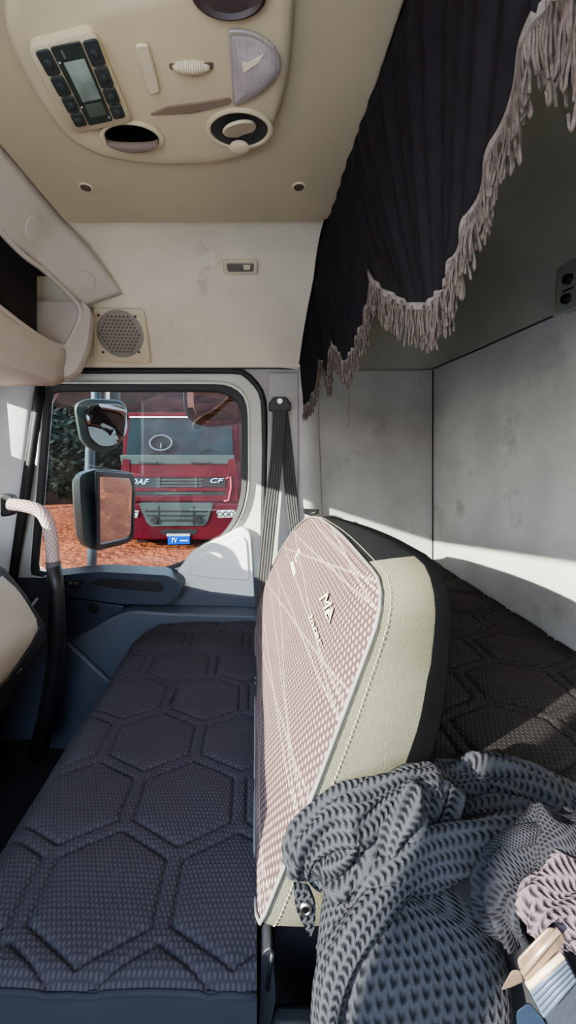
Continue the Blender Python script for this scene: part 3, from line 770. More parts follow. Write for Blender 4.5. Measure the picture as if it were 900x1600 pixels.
# ------------------------------------------------------------------ bunk
bunk=thing('sleeper_bunk','black quilted bunk mattress along the grey rear wall behind the backrest','bunk')
ZK=-.48
def bunkt(u,v):
    Y=.455+u*1.175; x=.215+v*(.752-.215)
    e=min(1,(x-.215)/.03)
    return (x,Y,ZK-.015*(1-e)**2+hexq(x+.07,Y+.05,.20,.80)*.9+.004*noise.noise(Vector((x*5,Y*5,3))))
m=M().grid(300,140,bunkt,lambda u,v:(.215+v*.537,.455+u*1.175)); obj('mattress_cover',m,BUNK,bunk,smooth=True)
obj('mattress_side',M().box((.212,.455,-.62),(.75,1.63,-.497)),BSIDE,bunk,bevel=.01)
obj('bunk_base',M().box((.26,.46,-1.15),(.75,1.62,-.622)),DASHP,bunk,bevel=.01)
# thin plastic strip at the far end of the bunk
ps=thing('plastic_strip','crumpled clear plastic strip lying at the far end of the bunk','plastic strip')
obj('strip_band',M().slab([PZ(572,869,-.468),PZ(640,867,-.468),PZ(655,875,-.468),PZ(652,878,-.468),PZ(572,872,-.468)],(0,0,.003)),mat('strip_clear',(150,150,140),.25),ps,bevel=.001)
obj('strip_fold',M().add([PZ(628,866,-.462),PZ(655,860,-.44),PZ(660,880,-.467),PZ(640,872,-.45)],[(0,1,3),(1,2,3),(0,3,2)]),mat('strip_clear2',(170,170,160),.2),ps)

# ------------------------------------------------------------------ seat belt on the pillar
sb=thing('pillar_seat_belt','dark grey seat belt hanging from a bolted anchor on the door pillar','seat belt')
obj('anchor_cover',M().slab(rounded([P(x,y,1.565) for x,y in [(428,620),(447,620),(455,630),(455,641),(443,644),(430,644),(420,641),(420,630)]],.006,4),(0,.035,0)),BLACKP,sb,bevel=.006,seg=3)
obj('anchor_bolt',M().disc(P(437,627,1.562),(0,-1,0),.014,.011,.008,18),CHROME,sb)
def belt(pl,pr,name='webbing'):
    mm=M(); n=30; a=crom([tuple(p) for p in pl],n); b=crom([tuple(p) for p in pr],n)
    mm.grid(n,11,lambda u,v:Vector(a[int(u*29+.5)]).lerp(Vector(b[int(u*29+.5)]),v)+Vector((0,-.0012*(1 if int(v*10+.5)%2 else -1),0)))
    return obj(name,mm,BELT,sb,smooth=False,solid=.002)
belt([P(426,640,1.56),P(422,720,1.56),P(412,800,1.555),P(404,880,1.55),P(397,960,1.54),P(394,1010,1.53)],[P(448,640,1.56),P(441,720,1.56),P(433,800,1.555),P(427,860,1.55),P(420,930,1.54),P(417,1010,1.53)])
belt([P(438,642,1.575),P(440,700,1.575),P(445,770,1.575),P(453,830,1.575),P(458,880,1.575)],[P(450,642,1.575),P(457,700,1.575),P(464,770,1.575),P(470,830,1.575),P(476,880,1.575)])

# ------------------------------------------------------------------ dash end and glovebox
dash=thing('dashboard','black dashboard end with a beige glovebox lid at the left edge','dashboard')
def dsec(Y,dy=0):
    pr=[(XW+.02,bot_z(XW,Y)-.012),(-.76,bot_z(-.76,Y)-.012),(-.69,bot_z(-.69,Y)-.014),(-.655,bot_z(-.655,Y)-.03),(-.625,-.40),(-.605,-.50),(-.615,-.56),(-.67,-.66),(-.74,-.80),(-.80,-1.14),(XW+.02,-1.14)]
    return pr
rs=[]
for i in range(16):
    Y=-.45+1.45*i/15
    rs.append([Vector((x,Y+((-.30-z)*.5 if i==15 else 0)*(1 if z>-.6 else .3/max(.3,-.3-z)*.5),z)) for x,z in dsec(Y)])
obj('dash_body',M().rings(rs),DASHP,dash,bevel=.012,seg=3)
def face(Y,z,o=.004): # on dash front
    tab=[(-.56,-.615),(-.50,-.605),(-.40,-.625),(-.29,-.655),(-.2,-.69)]
    return Vector((lerp_tab(tab,z)+o,Y,z))
gp=[(.2,-.335),(.93,-.318),(.972,-.322),(1.005,-.37),(1.04,-.44),(1.06,-.487),(1.03,-.51),(.93,-.555),(.2,-.555)]
gv=[]; 
gb=M()
for k in range(12):
    t=k/11; z=-.322-(.555-.322)*t
    ye=lerp_tab([(-.56,.925),(-.51,1.03),(-.485,1.06),(-.44,1.04),(-.37,1.005),(-.322,.965)],z)
    gv.append([face(.2,z,.012),face(.6,z,.012),face(ye-.01,z,.012),face(ye,z,.006)])
gl_=obj('glovebox_lid',M().rings(gv,closed=False,cap=False),BEIGE,dash,smooth=True,solid=.004)
obj('vent_tab',M().tube([face(1.045,-.43,.008),face(1.075,-.422,.008)],.004,6),mat('tab_grey',(90,90,88),.4),dash)
obj('lower_trim_line',M().tube([face(.3,-.575,.0),Vector((-.614,.95,-.572)),Vector((-.606,1.04,-.528)),Vector((-.608,1.075,-.50))],.004,6),BLACKP,dash,smooth=True)
for y_,z_ in ((1.03,-.60),(.95,-.655)):
    obj('push_stud',M().disc((-.64 if z_>-.63 else -.668,y_,z_),(1,0,-.4),.012,.009,.008,14),BLACKP,dash)

# grab handle
gh=thing('grab_handle','pale textured grab handle curving down from the front pillar','handle')
YG=1.22
pth=crom([tuple(P(x,y,YG)) for x,y in [(16,788),(45,792),(66,802),(78,828),(82,860),(83,880)]],40)
nn=16; rings=[];uvs=[]
Lp=0
for i,p in enumerate(pth):
    p=Vector(p); t=(Vector(pth[min(i+1,39)])-Vector(pth[max(i-1,0)])).normalized(); a=Vector((0,1,0)); b=t.cross(a).normalized()
    if i: Lp+=(p-Vector(pth[i-1])).length
    r=.0195
    rings.append([p+a*math.cos(2*PI*j/nn)*r+b*math.sin(2*PI*j/nn)*r for j in range(nn+1)]); uvs+=[(Lp,j/nn*.12) for j in range(nn+1)]
m=M().rings(rings,closed=False,uv=uvs); m.disc(P(16,788,YG)-Vector((.002,0,0)),(1,0,0),.0195,None,.004,16)
obj('grip',m,HANDLE,gh,smooth=False,auto=60)
obj('grip_collar',M().tube([P(83,876,YG),P(83,886,YG)],.021,14),mat('collar',(96,92,92),.6),gh,auto=50)
obj('lower_post',M().tube([P(84,884,YG),P(88,920,YG),P(89,980,YG),P(86,1040,YG+.01),P(76,1100,YG+.03),P(60,1180,YG+.05)],[.022,.024,.026,.026,.028,.03],12),BLACKP,gh,smooth=True)
obj('pillar_mount',M().slab(rounded([P(x,y,YG+.03) for x,y in [(0,772),(18,774),(24,790),(18,806),(0,808)]],.01,4),(0,.03,0)),BLACKP,gh,bevel=.004)

# black dash post bottom-left / floor hump
m=M(); m.box((-.62,1.10,-1.15),(-.50,1.40,-.98)); tag(obj('floor_step',m,BLACKP,bevel=.02),'low black step box on the dark floor beside the door','step')

# ------------------------------------------------------------------ driver seat hidden beneath the jacket
ds=thing('driver_seat','black driver seat mostly hidden beneath the bunched jacket','seat')
obj('backrest',M().rings([[Vector((x+(z+.8)*.25,y,z)) for x,y in ((.04,-.2),(.15,-.2),(.15,.30),(.04,.30))] for z in (-.85,-.70,-.60,-.55)]),DASHP,ds,bevel=.03,seg=3)
obj('cushion',M().box((-.40,-.22,-.95),(.12,.28,-.80)),DASHP,ds,bevel=.04,seg=3)
obj('pedestal',M().box((-.3,-.1,-1.15),(.1,.2,-.95)),DASHP,ds,bevel=.01)
rc=thing('recline_lever','dark recliner lever in the gap between bench and driver seat','lever')
obj('lever_body',M().slab(rounded([P(x,y,.50) for x,y in [(408,1490),(425,1478),(432,1560),(420,1620),(404,1620)]],.008,3),(0,.03,0)),mat('lever_grey',(40,40,44),.5),rc,bevel=.004)
obj('lever_rod',M().tube([P(418,1545,.50),P(422,1510,.50),P(426,1490,.495)],.003,6),CHROME if False else BLACKP,rc,smooth=True)
obj('lever_bracket',M().box((.02,.50,-.95),(.09,.53,-.76)),DASHP,rc,bevel=.01)

# ------------------------------------------------------------------ jacket
jk=thing('jacket','crumpled black open-knit jacket thrown over the driver seat','jacket')
def sweep(sp,rad,n=90,na=72,seed=0,fold=(.010,5,3),uvs=1.0,flat=.8,longf=.006,tail=1.0):
    """sp list of (px,py,Y); rad px; folds run along (longf) and across"""
    S=crom([tuple(P(*p))+(r*p[2]/F,) for p,r in zip(sp,rad)],n); rings=[];uv=[];L=0
    for i,s in enumerate(S):
        p=Vector(s[:3]); t=(Vector(S[min(i+1,n-1)][:3])-Vector(S[max(i-1,0)][:3])).normalized()
        if i: L+=(p-Vector(S[i-1][:3])).length
        vdir=p.normalized(); a=(vdir-t*vdir.dot(t)).normalized(); b=t.cross(a)
        endf=1.0
        e=min(i,n-1-i)/(n*.08)
        if e<1: endf=math.sqrt(max(.0,1-(1-e)**2))*.98+.02
        ring=[]
        for j in range(na+1):
            q=2*PI*j/na; r=max(.002,s[3])*endf
            cs_,sn=math.cos(q),math.sin(q)
            base=p+a*cs_*r*flat+b*sn*r
            amp,fa,fl=fold
            v=Vector((math.cos(q)*1.1,math.sin(q)*1.1,0))*1.0
            w=noise.noise(Vector((math.cos(q)*fa*.35+seed,math.sin(q)*fa*.35,L*fl*6)))
            rid=1-abs(noise.noise(Vector((math.cos(q)*fa*.22+seed*3,math.sin(q)*fa*.22,L*fl*3+2))))*2
            d=amp*w*1.2+longf*(rid-.6)*1.6
            nr=(a*cs_*flat+b*sn).normalized()
            ring.append(base+nr*d*min(1,e+.1)); uv.append((L*uvs,j/na*2*PI*max(s[3],.02)*.85))
        rings.append(ring)
    m=M().rings(rings,closed=False,uv=uv); return m
body=sweep([(640,1345,.47),(640,1400,.455),(636,1470,.43),(630,1550,.41),(628,1640,.40),(628,1720,.39)],[70,112,132,138,140,140],seed=2,fold=(.006,3,2),flat=.45,longf=.004)
obj('jacket_body',body,JACK,jk,smooth=True)
obj('shadow_filler',sweep([(800,1310,.425),(815,1400,.415),(820,1500,.41),(820,1640,.40),(820,1740,.40)],[90,130,140,140,140],seed=3,fold=(.006,3,2),flat=.18),mat('shadow_black',(20,20,23),.9),jk,smooth=True)  # added black filler, stands in for the dark shadow beside the jacket body
def piece(nm,sp,rad,mt=JACK,**k): return obj(nm,sweep(sp,rad,**k),mt,jk,smooth=True)
piece('sleeve',[(478,1372,.490),(510,1335,.494),(560,1305,.495),(620,1280,.497),(690,1262,.508),(780,1282,.50),(880,1318,.47),(960,1345,.44)],[26,46,52,52,50,52,56,58],seed=5,fold=(.004,5,4),flat=.16,longf=.004,n=140)
piece('sleeve_fold',[(468,1372,.462),(478,1335,.468),(520,1290,.475),(575,1255,.478),(640,1222,.485),(690,1212,.50)],[20,34,34,28,26,14],seed=15,fold=(.008,4,3),flat=.7,longf=.008)
piece('sleeve_fold',[(505,1372,.460),(528,1368,.456),(552,1345,.455),(560,1310,.462),(552,1275,.470)],[12,24,26,22,14],seed=16,fold=(.007,4,4),flat=.8,longf=.011)
piece('sleeve_fold',[(565,1420,.452),(598,1385,.45),(612,1330,.455),(630,1280,.465),(648,1240,.475),(655,1222,.48)],[14,22,22,24,22,10],seed=17,fold=(.007,4,4),flat=.8,longf=.011)
piece('sleeve_fold',[(600,1420,.448),(640,1375,.45),(672,1320,.46),(692,1270,.475),(706,1225,.495)],[10,18,22,22,12],seed=21,fold=(.007,4,4),flat=.8,longf=.012)
piece('sleeve_fold',[(680,1222,.525),(740,1218,.53),(810,1232,.52),(880,1258,.50),(950,1285,.48)],[16,26,28,28,26],seed=23,fold=(.007,4,4),flat=.8,longf=.012)
piece('sleeve_fold',[(690,1290,.49),(760,1272,.49),(830,1282,.48),(900,1310,.46)],[12,20,22,20],seed=25,fold=(.005,3,3),flat=.8,longf=.008)
piece('waist_fold',[(540,1440,.445),(575,1400,.445),(615,1368,.445),(680,1338,.445),(760,1318,.43),(840,1308,.42),(920,1318,.41)],[14,26,28,30,30,28,30],seed=9,fold=(.005,3,3),flat=.8,longf=.006)
piece('front_edge',[(508,1700,.39),(508,1600,.40),(520,1530,.41),(548,1470,.42),(590,1415,.43),(640,1370,.44)],[26,26,26,25,22,18],seed=12,fold=(.003,3,3),flat=.9,longf=.003)
piece('lower_flap',[(500,1490,.452),(520,1462,.452),(545,1440,.452)],[12,16,12],seed=13,fold=(.003,3,3),flat=.7,longf=.003)
piece('hood_lining',[(950,1325,.385),(890,1345,.38),(835,1362,.375),(800,1395,.37),(795,1430,.368),(812,1478,.365)],[40,50,46,40,36,12],JACKS,seed=31,fold=(.012,5,5),flat=.55,longf=.012,n=110,na=96)
piece('hood_fold',[(940,1370,.365),(880,1395,.362),(845,1420,.36),(832,1455,.36)],[36,44,40,18],JACKS,seed=33,fold=(.010,5,5),flat=.55,longf=.010)
piece('hood_edge',[(764,1372,.385),(775,1338,.39),(805,1312,.392),(860,1302,.39),(930,1312,.385)],[8,12,13,13,13],JACKS,seed=41,fold=(.002,3,3),flat=.8,longf=.003)
piece('sunlit_fold',[(950,1400,.350),(890,1412,.345),(855,1432,.342),(842,1462,.342)],[40,38,32,14],knit('jacket_sunny',(96,84,89),(32,26,30),190,160,.5,1,.004,.85,.3,skew=.6,holes=True),seed=51,fold=(.006,5,5),flat=.6,longf=.010)  # same jacket cloth, sunlight put into its paler pinkish colour
# tab with an eyelet at the sleeve end
tb=[P(x,y,.47) for x,y in [(458,1388),(484,1392),(494,1418),(492,1450),(486,1466),(470,1440),(462,1420)]]
fl=M().slab(rounded(tb,.004,3),(0,.008,0)); fl.uv=[(v.x,v.z) for v in fl.v]; fl.has=True
tabo=obj('eyelet_tab',fl,JACK,jk,bevel=.003)
ec=P(478,1421,.4685)
ey=M()
ey.rings([[ec+Vector((math.cos(2*PI*j/20)*r,o,math.sin(2*PI*j/20)*r)) for j in range(20)] for r,o in ((.0035,0),(.0045,-.002),(.007,-.002),(.008,.001))],cap=False)
obj('eyelet',ey,CHROME,tabo,smooth=True)
obj('eyelet_hole',M().disc(ec+Vector((0,-.0005,0)),(0,-1,0),.0036,None,.0006,14),DARK,tabo)

# ------------------------------------------------------------------ buckle on the driver side belt
bu=thing('belt_buckle','worn metal seat belt tongue and ribbed buckle lying against the jacket','buckle')
YB=.325
q=lambda L,Y=YB:[P(x,y,Y) for x,y in L]
BD=Vector((.72,1,-1.36)).normalized()*.022
obj('tongue_plate',M().rings([q([(806,1500),(856,1447),(874,1452),(888,1467),(822,1537),(815,1520)],YB),q([(806,1500),(856,1447),(874,1452),(888,1467),(822,1537),(815,1520)],YB+.02)]),BUCK,bu,bevel=.004,seg=3)
obj('tongue_ridge',M().tube(q([(816,1521),(845,1486),(873,1453)],YB-.001),.0022,6),BUCK,bu,smooth=True)
rp=M().slab(rounded(q([(820,1540),(880,1487),(901,1528),(848,1592)],YB+.004),.004,3),BD); bd=obj('ribbed_body',rp,mat('buckle_grey',(36,42,52),.4),bu,bevel=.004)
for k in range(6):
    t=(k+.4)/6; a=Vector(P(820,1540,YB)).lerp(P(848,1592,YB),t); b=Vector(P(880,1487,YB)).lerp(P(901,1528,YB),t)
    obj('rib',M().tube([a.lerp(b,.04),a.lerp(b,.96)],.0026,6),mat('rib_mat%d'%k,(74,84,98) if k else (190,172,140),.4),bd,smooth=True)
obj('side_clip',M().slab(rounded(q([(782,1548),(800,1515),(812,1516),(818,1534),(800,1542)],YB+.006),.003,3),BD*.6),BUCK,bu,bevel=.003)
obj('lower_housing',M().slab(rounded(q([(806,1582),(826,1566),(850,1594),(870,1640),(812,1640)],YB+.01),.004,3),BD),mat('housing_blue',(38,50,66),.35),bu,bevel=.004)
obj('belt_strap',M().slab(q([(852,1594),(903,1532),(960,1560),(960,1680),(880,1680)],YB+.012),(0,.004,0)),mat('strap_dark',(40,46,56),.8,bump=.4),bu)

# ------------------------------------------------------------------ photographer's raised forearm (seen only mirrored in the door glass)
def arm():
    Yw=2*DY
    def rf(x,y,Y): p=P(x,y,Y); return Vector((p.x,Yw-p.y,p.z))
    import bmesh
    bmv=[];E=[];Rr=[]
    def chain(pts,rs,root=None):
        prev=root
        for p,r in zip(pts,rs):
            bmv.append(p); Rr.append(r); i=len(bmv)-1
            if prev is not None: E.append((prev,i))
            prev=i
        return prev
    D=3.6
    w=chain([rf(302,670,D),rf(315,657,D),rf(335,645,D),rf(350,632,D),rf(356,627,D),rf(361,623,D)],[.048,.044,.036,.027,.026,.03])
    for k,(a,b,c) in enumerate([((366,616),(371,609),(374,602)),((366,620),(374,615),(376,608)),((367,623),(375,621),(379,617)),((366,626),(373,627),(377,625))]):
        chain([rf(*a,D),rf(*b,D),rf(*c,D-.01)],[.010,.009,.0075],w)
    chain([rf(358,618,D),rf(359,611,D)],[.011,.009],w-1)
    me=bpy.data.meshes.new('raised_arm'); o0=Vector((0,0,H))
    lo=bmv[0]
    me.from_pydata([tuple(v-lo) for v in bmv],E,[])
    ob=bpy.data.objects.new('raised_arm',me); COL.objects.link(ob); ob.location=lo+o0; WLOC[ob]=ob.location.copy()
    sk=ob.modifiers.new('sk','SKIN'); 
    for v,r in zip(me.skin_vertices[0].data,Rr): v.radius=(r,r)
    me.skin_vertices[0].data[0].use_root=True
    sk.use_smooth_shade=True
    ob.modifiers.new('su','SUBSURF').levels=2; ob.modifiers['su'].render_levels=2
    me.materials.append(SKIN)
    return tag(ob,"bare forearm of the person taking the photo, hand raised with fingers spread",'arm')
arm()

# ================================================================== outside
GZ=-H
BOUNCE=mat('pale_bounce',(216,206,194),.95,var=.08,scale=1.2,bump=.5,bscale=14,spec=.1)  # unseen driver-side ground, made pale to bounce fill light into the cab
DIRT=mat('red_dirt',(160,84,52),.95,var=.2,scale=1.2,c2=(124,60,38),bump=1,bscale=7,dirt=((184,116,80),9,.56),spec=.1,bdist=.12)
gm=M().grid(120,120,lambda u,v:(-60+120*u**1,-1.2+61.2*v,GZ+.03*noise.noise(Vector((-60+120*u,-40+100*v,0))*.9)-.02))
g_=struct('ground',gm,DIRT,smooth=True)
struct('ground_bounce',M().grid(60,40,lambda u,v:(-60+120*u,-40+38.8*v,GZ-.02)),BOUNCE)
def bank(u,v):
    x=-45+90*u; t=v; return (x,13.5+t*9+1.2*noise.noise(Vector((x*.3,t*3,0))),GZ-.1+7.5*t**.8+.8*noise.noise(Vector((x*.5,t*5,7)))*t)
struct('ground_bank',M().grid(120,40,bank),mat('bank_earth',(38,22,18),1,var=.3,scale=1.5,c2=(14,10,9),spec=.05,bump=1,bscale=8),smooth=True)
def bank2(u,v):
    x=-40+80*u; t=v; return (x,-9-t*9+1.0*noise.noise(Vector((x*.3,t*3,9))),GZ-.1+5.5*t+.6*noise.noise(Vector((x*.5,t*5,17)))*t)
struct('ground_bank_near',M().grid(80,30,bank2),mat('bank_earth2',(120,80,62),.95,var=.3,scale=1.5,bump=1,bscale=8),smooth=True)
def bank3(u,v):
    y=-8+30*u; t=v; return (17+t*8+1.0*noise.noise(Vector((y*.3,t*3,19))),y,GZ-.1+7*t)
struct('ground_bank_side',M().grid(60,20,bank3),mat('bank_earth3',(112,74,58),.95,var=.3,scale=1.5,c2=(60,44,38),bump=1,bscale=8),smooth=True)
RED=mat('truck_red',(74,3,16),.5,var=.08,scale=3,c2=(60,3,13),spec=.12)
TBLK=mat('truck_black',(22,26,26),.6,var=.1,spec=.2)
TGRN=mat('grille_grey',(52,63,60),.6,var=.1,spec=.2)
PALE=mat('badge_pale',(170,214,226),.4,var=.03)
LAMPG=mat('headlight_glass',(196,204,196),.15,c2=(130,140,134),scale=20)
TYRE=mat('tyre',(30,28,28),.85,var=.2,bump=.5)
TGL=mat('truck_windshield',(16,38,44),.3,c2=(8,18,24),scale=2,var=.2,spec=.25)
def rect(x0,y0,x1,y1,Y): return [P(x0,y0,Y),P(x1,y0,Y),P(x1,y1,Y),P(x0,y1,Y)]
def truck(T,dx=0,full=True,label='',name='red_truck'):
    t=thing(name,label,'truck','red trucks parked on the dirt yard')
    px=lambda L,o=0:[P(x,y,7.6)*(1)+Vector((0,o,0)) for x,y in L]
    sh=Vector(T)
    parts=[]
    def put(nm,m,mt,par=None,**k):
        for i,v in enumerate(m.v): m.v[i]=Vector((v.x-P(279,0,7.6).x,v.y-7.6,v.z))+sh
        return obj(nm,m,mt,par or t,**k)
    body=M().slab(rounded(px([(190,725),(368,725),(372,790),(372,838),(366,843),(194,843),(187,838),(187,790)],.10),.06,3),(0,1.9,0)); put('cab_body',body,RED,bevel=.05,seg=3)
    up_=M()   # pillars, back and roof
    up_.slab(px([(190,645),(200,643),(360,643),(368,648),(368,654),(190,654)],.18),(0,1.7,0)); up_.slab(px([(188,645),(200,645),(197,727),(185,727)],.2),(0,.12,0)); up_.slab(px([(358,645),(368,645),(371,727),(363,727)],.2),(0,.12,0))
    up_.slab(px([(188,650),(368,650),(368,727),(188,727)],1.8),(0,.08,0)); put('cab_roof',up_,RED,bevel=.02)
    w=put('windshield',M().slab(rounded(px([(199,652),(360,652),(364,711),(194,711)],.13),.05,4),(0,.02,0)),TGL)
    put('roof_line',M().slab(px([(200,650),(360,650),(360,652),(200,652)],.1),(0,.05,0)),WHT)
    put('cowl_strip',M().slab(px([(186,711),(366,711),(366,726),(188,726)],.04),(0,.3,0)),TGRN,bevel=.02)
    if not full:
        put('front_grille',M().slab(px([(205,746),(352,746),(350,775),(205,775)],.06),(0,.06,0)),TBLK)
        put('wheel',M().disc(P(206,838,7.6)+Vector((.0,.8,0)),(1,0,0),.48,None,.3,24),TYRE); put('wheel',M().disc(P(350,838,7.6)+Vector((-.3,.8,0)),(1,0,0),.48,None,.3,24),TYRE)
        return t
    sw=M(); cw=P(250,692,7.6)+Vector((0,.1,0)); 
    sw.tube([cw+Vector((math.cos(q)*.22,-.02+math.sin(q)*.03,math.sin(q)*.15)) for q in [2*PI*j/28 for j in range(29)]],.022,6,cap=False)
    sw.tube([cw,cw+Vector((0,0,-.19))],.02,6)
    put('steering_wheel',sw,mat('wheel_grey',(58,74,80),.6),w,smooth=True)
    for x0,x1 in ((222,298),(300,372)):
        pass
    wp=M(); wp.tube(px([(262,708),(250,700),(232,711)],.09),.012,5); put('wiper',wp,TBLK)
    wp=M(); wp.tube(px([(346,708),(322,701),(306,711)],.09),.012,5); put('wiper',wp,TBLK)
    for x in (232,313):
        put('grab_rail',M().tube(px([(x-14,721),(x-12,724),(x+12,724),(x+14,721)],.0),.018,6),TBLK,smooth=True)
    put('upper_panel',M().slab(rounded(px([(188,726),(354,726),(355,746),(190,746)],.04),.03,3),(0,.2,0)),RED,bevel=.015)
    g1=put('grille_band',M().slab(px([(190,746),(353,746),(352,762),(190,762)],.06),(0,.1,0)),TBLK,bevel=.01)
    s_=M()
    for y in (749,754,759): s_.slab(px([(240,y),(318,y),(314,y+2),(244,y+2)],.04),(0,.04,0))
    for x in (246,304): s_.slab(px([(x,746),(x+3,746),(x+3,762),(x,762)],.03),(0,.04,0))
    put('grille_slats',s_,TGRN,g1)
    put('red_bar',M().slab(px([(190,762),(353,762),(352,768),(190,768)],.03),(0,.1,0)),RED,bevel=.01)
    g2=put('grille_band',M().slab(px([(190,768),(352,768),(351,775),(190,775)],.06),(0,.1,0)),TBLK)
    s_=M(); s_.slab(px([(240,770),(318,770),(314,772),(244,772)],.04),(0,.04,0)); put('grille_slats',s_,TGRN,g2)
    put('red_bar',M().slab(px([(190,775),(352,775),(350,784),(192,784)],.03),(0,.1,0)),RED,bevel=.01)
    put('corner_panel',M().slab(rounded(px([(356,718),(367,717),(371,745),(371,784),(350,784),(354,760)],.02),.03,3),(0,.3,0)),RED,bevel=.02)
    put('corner_panel',M().slab(rounded(px([(202,718),(191,717),(187,745),(187,784),(206,784),(203,760)],.02),.03,3),(0,.3,0)),RED,bevel=.02)
    put('step_frame',M().tube(px([(353,748),(360,745),(361,762),(357,782),(350,783)],-.01),.02,6),mat('red_light',(190,60,80),.3),smooth=True)
    put('bumper',M().slab(rounded(px([(188,786),(371,786),(373,812),(370,838),(350,843),(206,843),(188,838),(185,812)],-.06),.06,4),(0,.5,0)),RED,bevel=.04,seg=3)
    lg=put('lower_grille',M().slab(rounded(px([(219,785),(334,785),(326,812),(320,820),(238,821),(231,815)],-.10),.03,3),(0,.1,0)),TGRN,bevel=.02)
    s_=M()
    for y,i in ((796,4),(803,8),(810,12)): s_.slab(px([(224+i,y),(329-i,y),(328-i,y+2.5),(226+i,y+2.5)],-.115),(0,.03,0))
    for x in (249,303): s_.slab(px([(x,790),(x+1.5,790),(x+1.5,818),(x,818)],-.118),(0,.03,0))
    put('grille_slats',s_,TBLK,lg)
    for x in (244,311):
        put('fog_lamp',M().disc(P(x,811,7.6)+Vector((0,-.12,0)),(0,-1,0),.075,.065,.03,20),TBLK,lg)
    for L in ([(339,797),(366,796),(370,801),(368,807),(341,808)],[(219,797),(192,796),(188,801),(190,807),(217,808)]):
        hl_=put('headlight',M().slab(rounded(px(L,-.09),.03,3),(0,.06,0)),LAMPG,bevel=.01)
        xs=sorted([L[0][0],L[1][0]])
        for k in range(3): put('lamp_ring',M().tube([P(xs[0]+5+k*9,802,7.6)+Vector((math.cos(q)*.045,-.095,math.sin(q)*.045)) for q in [2*PI*j/16 for j in range(17)]],.008,5,cap=False),TBLK,hl_)
    put('bumper_slot',M().slab(rounded(px([(250,826),(310,826),(306,834),(256,834)],-.07),.02,3),(0,.06,0)),TBLK)
    pt=put('number_plate',M().slab(px([(264,836),(298,836),(298,848),(264,849)],-.10),(0,.02,0)),mat('plate_blue',(12,54,160),.5,var=.03,spec=.1),bevel=.003)
    put('plate_bracket',M().slab(px([(262,832.5),(298,832.5),(298,836),(262,836)],-.10),(0,.04,0)),mat('plate_grey',(160,160,150),.5))
    def tx(x0,x1,y0,y1,sk=0):
        return lambda u,v,w:P(x0+(x1-x0)*u+sk*v,y0+(y1-y0)*v,7.6)
    def txt(s,x0,x1,yb,yt,o,mt,par,sk=0,nm='lettering'):
        f=tx(x0,x1,yb,yt,sk); return put(nm,text_mesh(s,lambda u,v,w:f(u,v,w)+Vector((0,o-.01*w,0))),mt,par)
    txt('DAF',203,229,757,748.5,.045,PALE,g1,3); txt('CF',327,346,754.5,747.5,.045,PALE,g1,3)
    txt('TV',269,278,846,839,-.105,WHT,pt,1); txt('a8c-21',283,295,845,842.5,-.105,WHT,pt) if False else None
    put('plate_line',M().slab(px([(283,842),(295,842),(295,843.5),(283,843.5)],-.104),(0,.01,0)),WHT,pt)
    for x,s in ((203,1),(352,1)):
        put('wheel',M().disc(P(x,835,7.6)+Vector((0,.75,.0)),(1,0,0),.42,.42,.28,28),TYRE,bevel=.03)
    ax=M().slab(px([(225,838),(352,838),(352,848),(225,848)],.6),(0,.8,0)); put('axle',ax,TBLK)
    return t
truck(P(279,0,7.6)*1.0*Vector((1,0,0)).x if False else Vector((P(279,0,7.6).x,7.6,0)),label='red cab truck facing the window head on, blue number plate')
truck(Vector((-4.9,12.6,-.1)),full=False,label='red truck parked further back at the left, behind the door mirror')
truck(Vector((1.35,12.3,0.2)),full=False,label='red truck mostly hidden behind the right side of the nearer truck')

# trees on the bank
LEAF=mat('leaves',(44,50,40),.9,var=.3,scale=6,c2=(16,20,15),spec=.1)
BARK=mat('bark',(70,54,44),.9)
def tree(x,y,z,h,r,seed,label):
    rr=random.Random(seed); t=thing('tree',label,'tree','scrubby trees on the earth bank')
    tr=M(); tr.tube([(x,y,z),(x+.1,y,z+h*.4),(x-.1,y,z+h*.8)],[.14,.1,.05],7)
    for k in range(6):
        a=rr.random()*6.28; tr.tube([(x,y,z+h*.45+k*.1),(x+math.cos(a)*r*.7,y+math.sin(a)*r*.7,z+h*.7+k*.12)],[.05,.02],5)
    obj('trunk',tr,BARK,t,smooth=True)
    lf=M()
    for k in range(4500):
        u=Vector((rr.gauss(0,1),rr.gauss(0,1),rr.gauss(0,1))).normalized()*r*rr.random()**.4
        c=Vector((x,y,z+h*.8))+Vector((u.x,u.y,u.z*.75)); s=.07+.05*rr.random()
        a=Vector((rr.uniform(-1,1),rr.uniform(-1,1),rr.uniform(-1,1))).normalized(); b=a.orthogonal().normalized()
        lf.add([c-a*s,c+b*s*.5,c+a*s,c-b*s*.5],[(0,1,2,3)])
    obj('foliage',lf,LEAF,t)
tree(-4.4,9.6,GZ,2.3,1.5,3,'scrubby green tree left of the red truck, above the door mirror')
tree(-8.2,11.8,GZ,3.6,1.9,4,'taller scrubby tree furthest left, beside the front pillar')

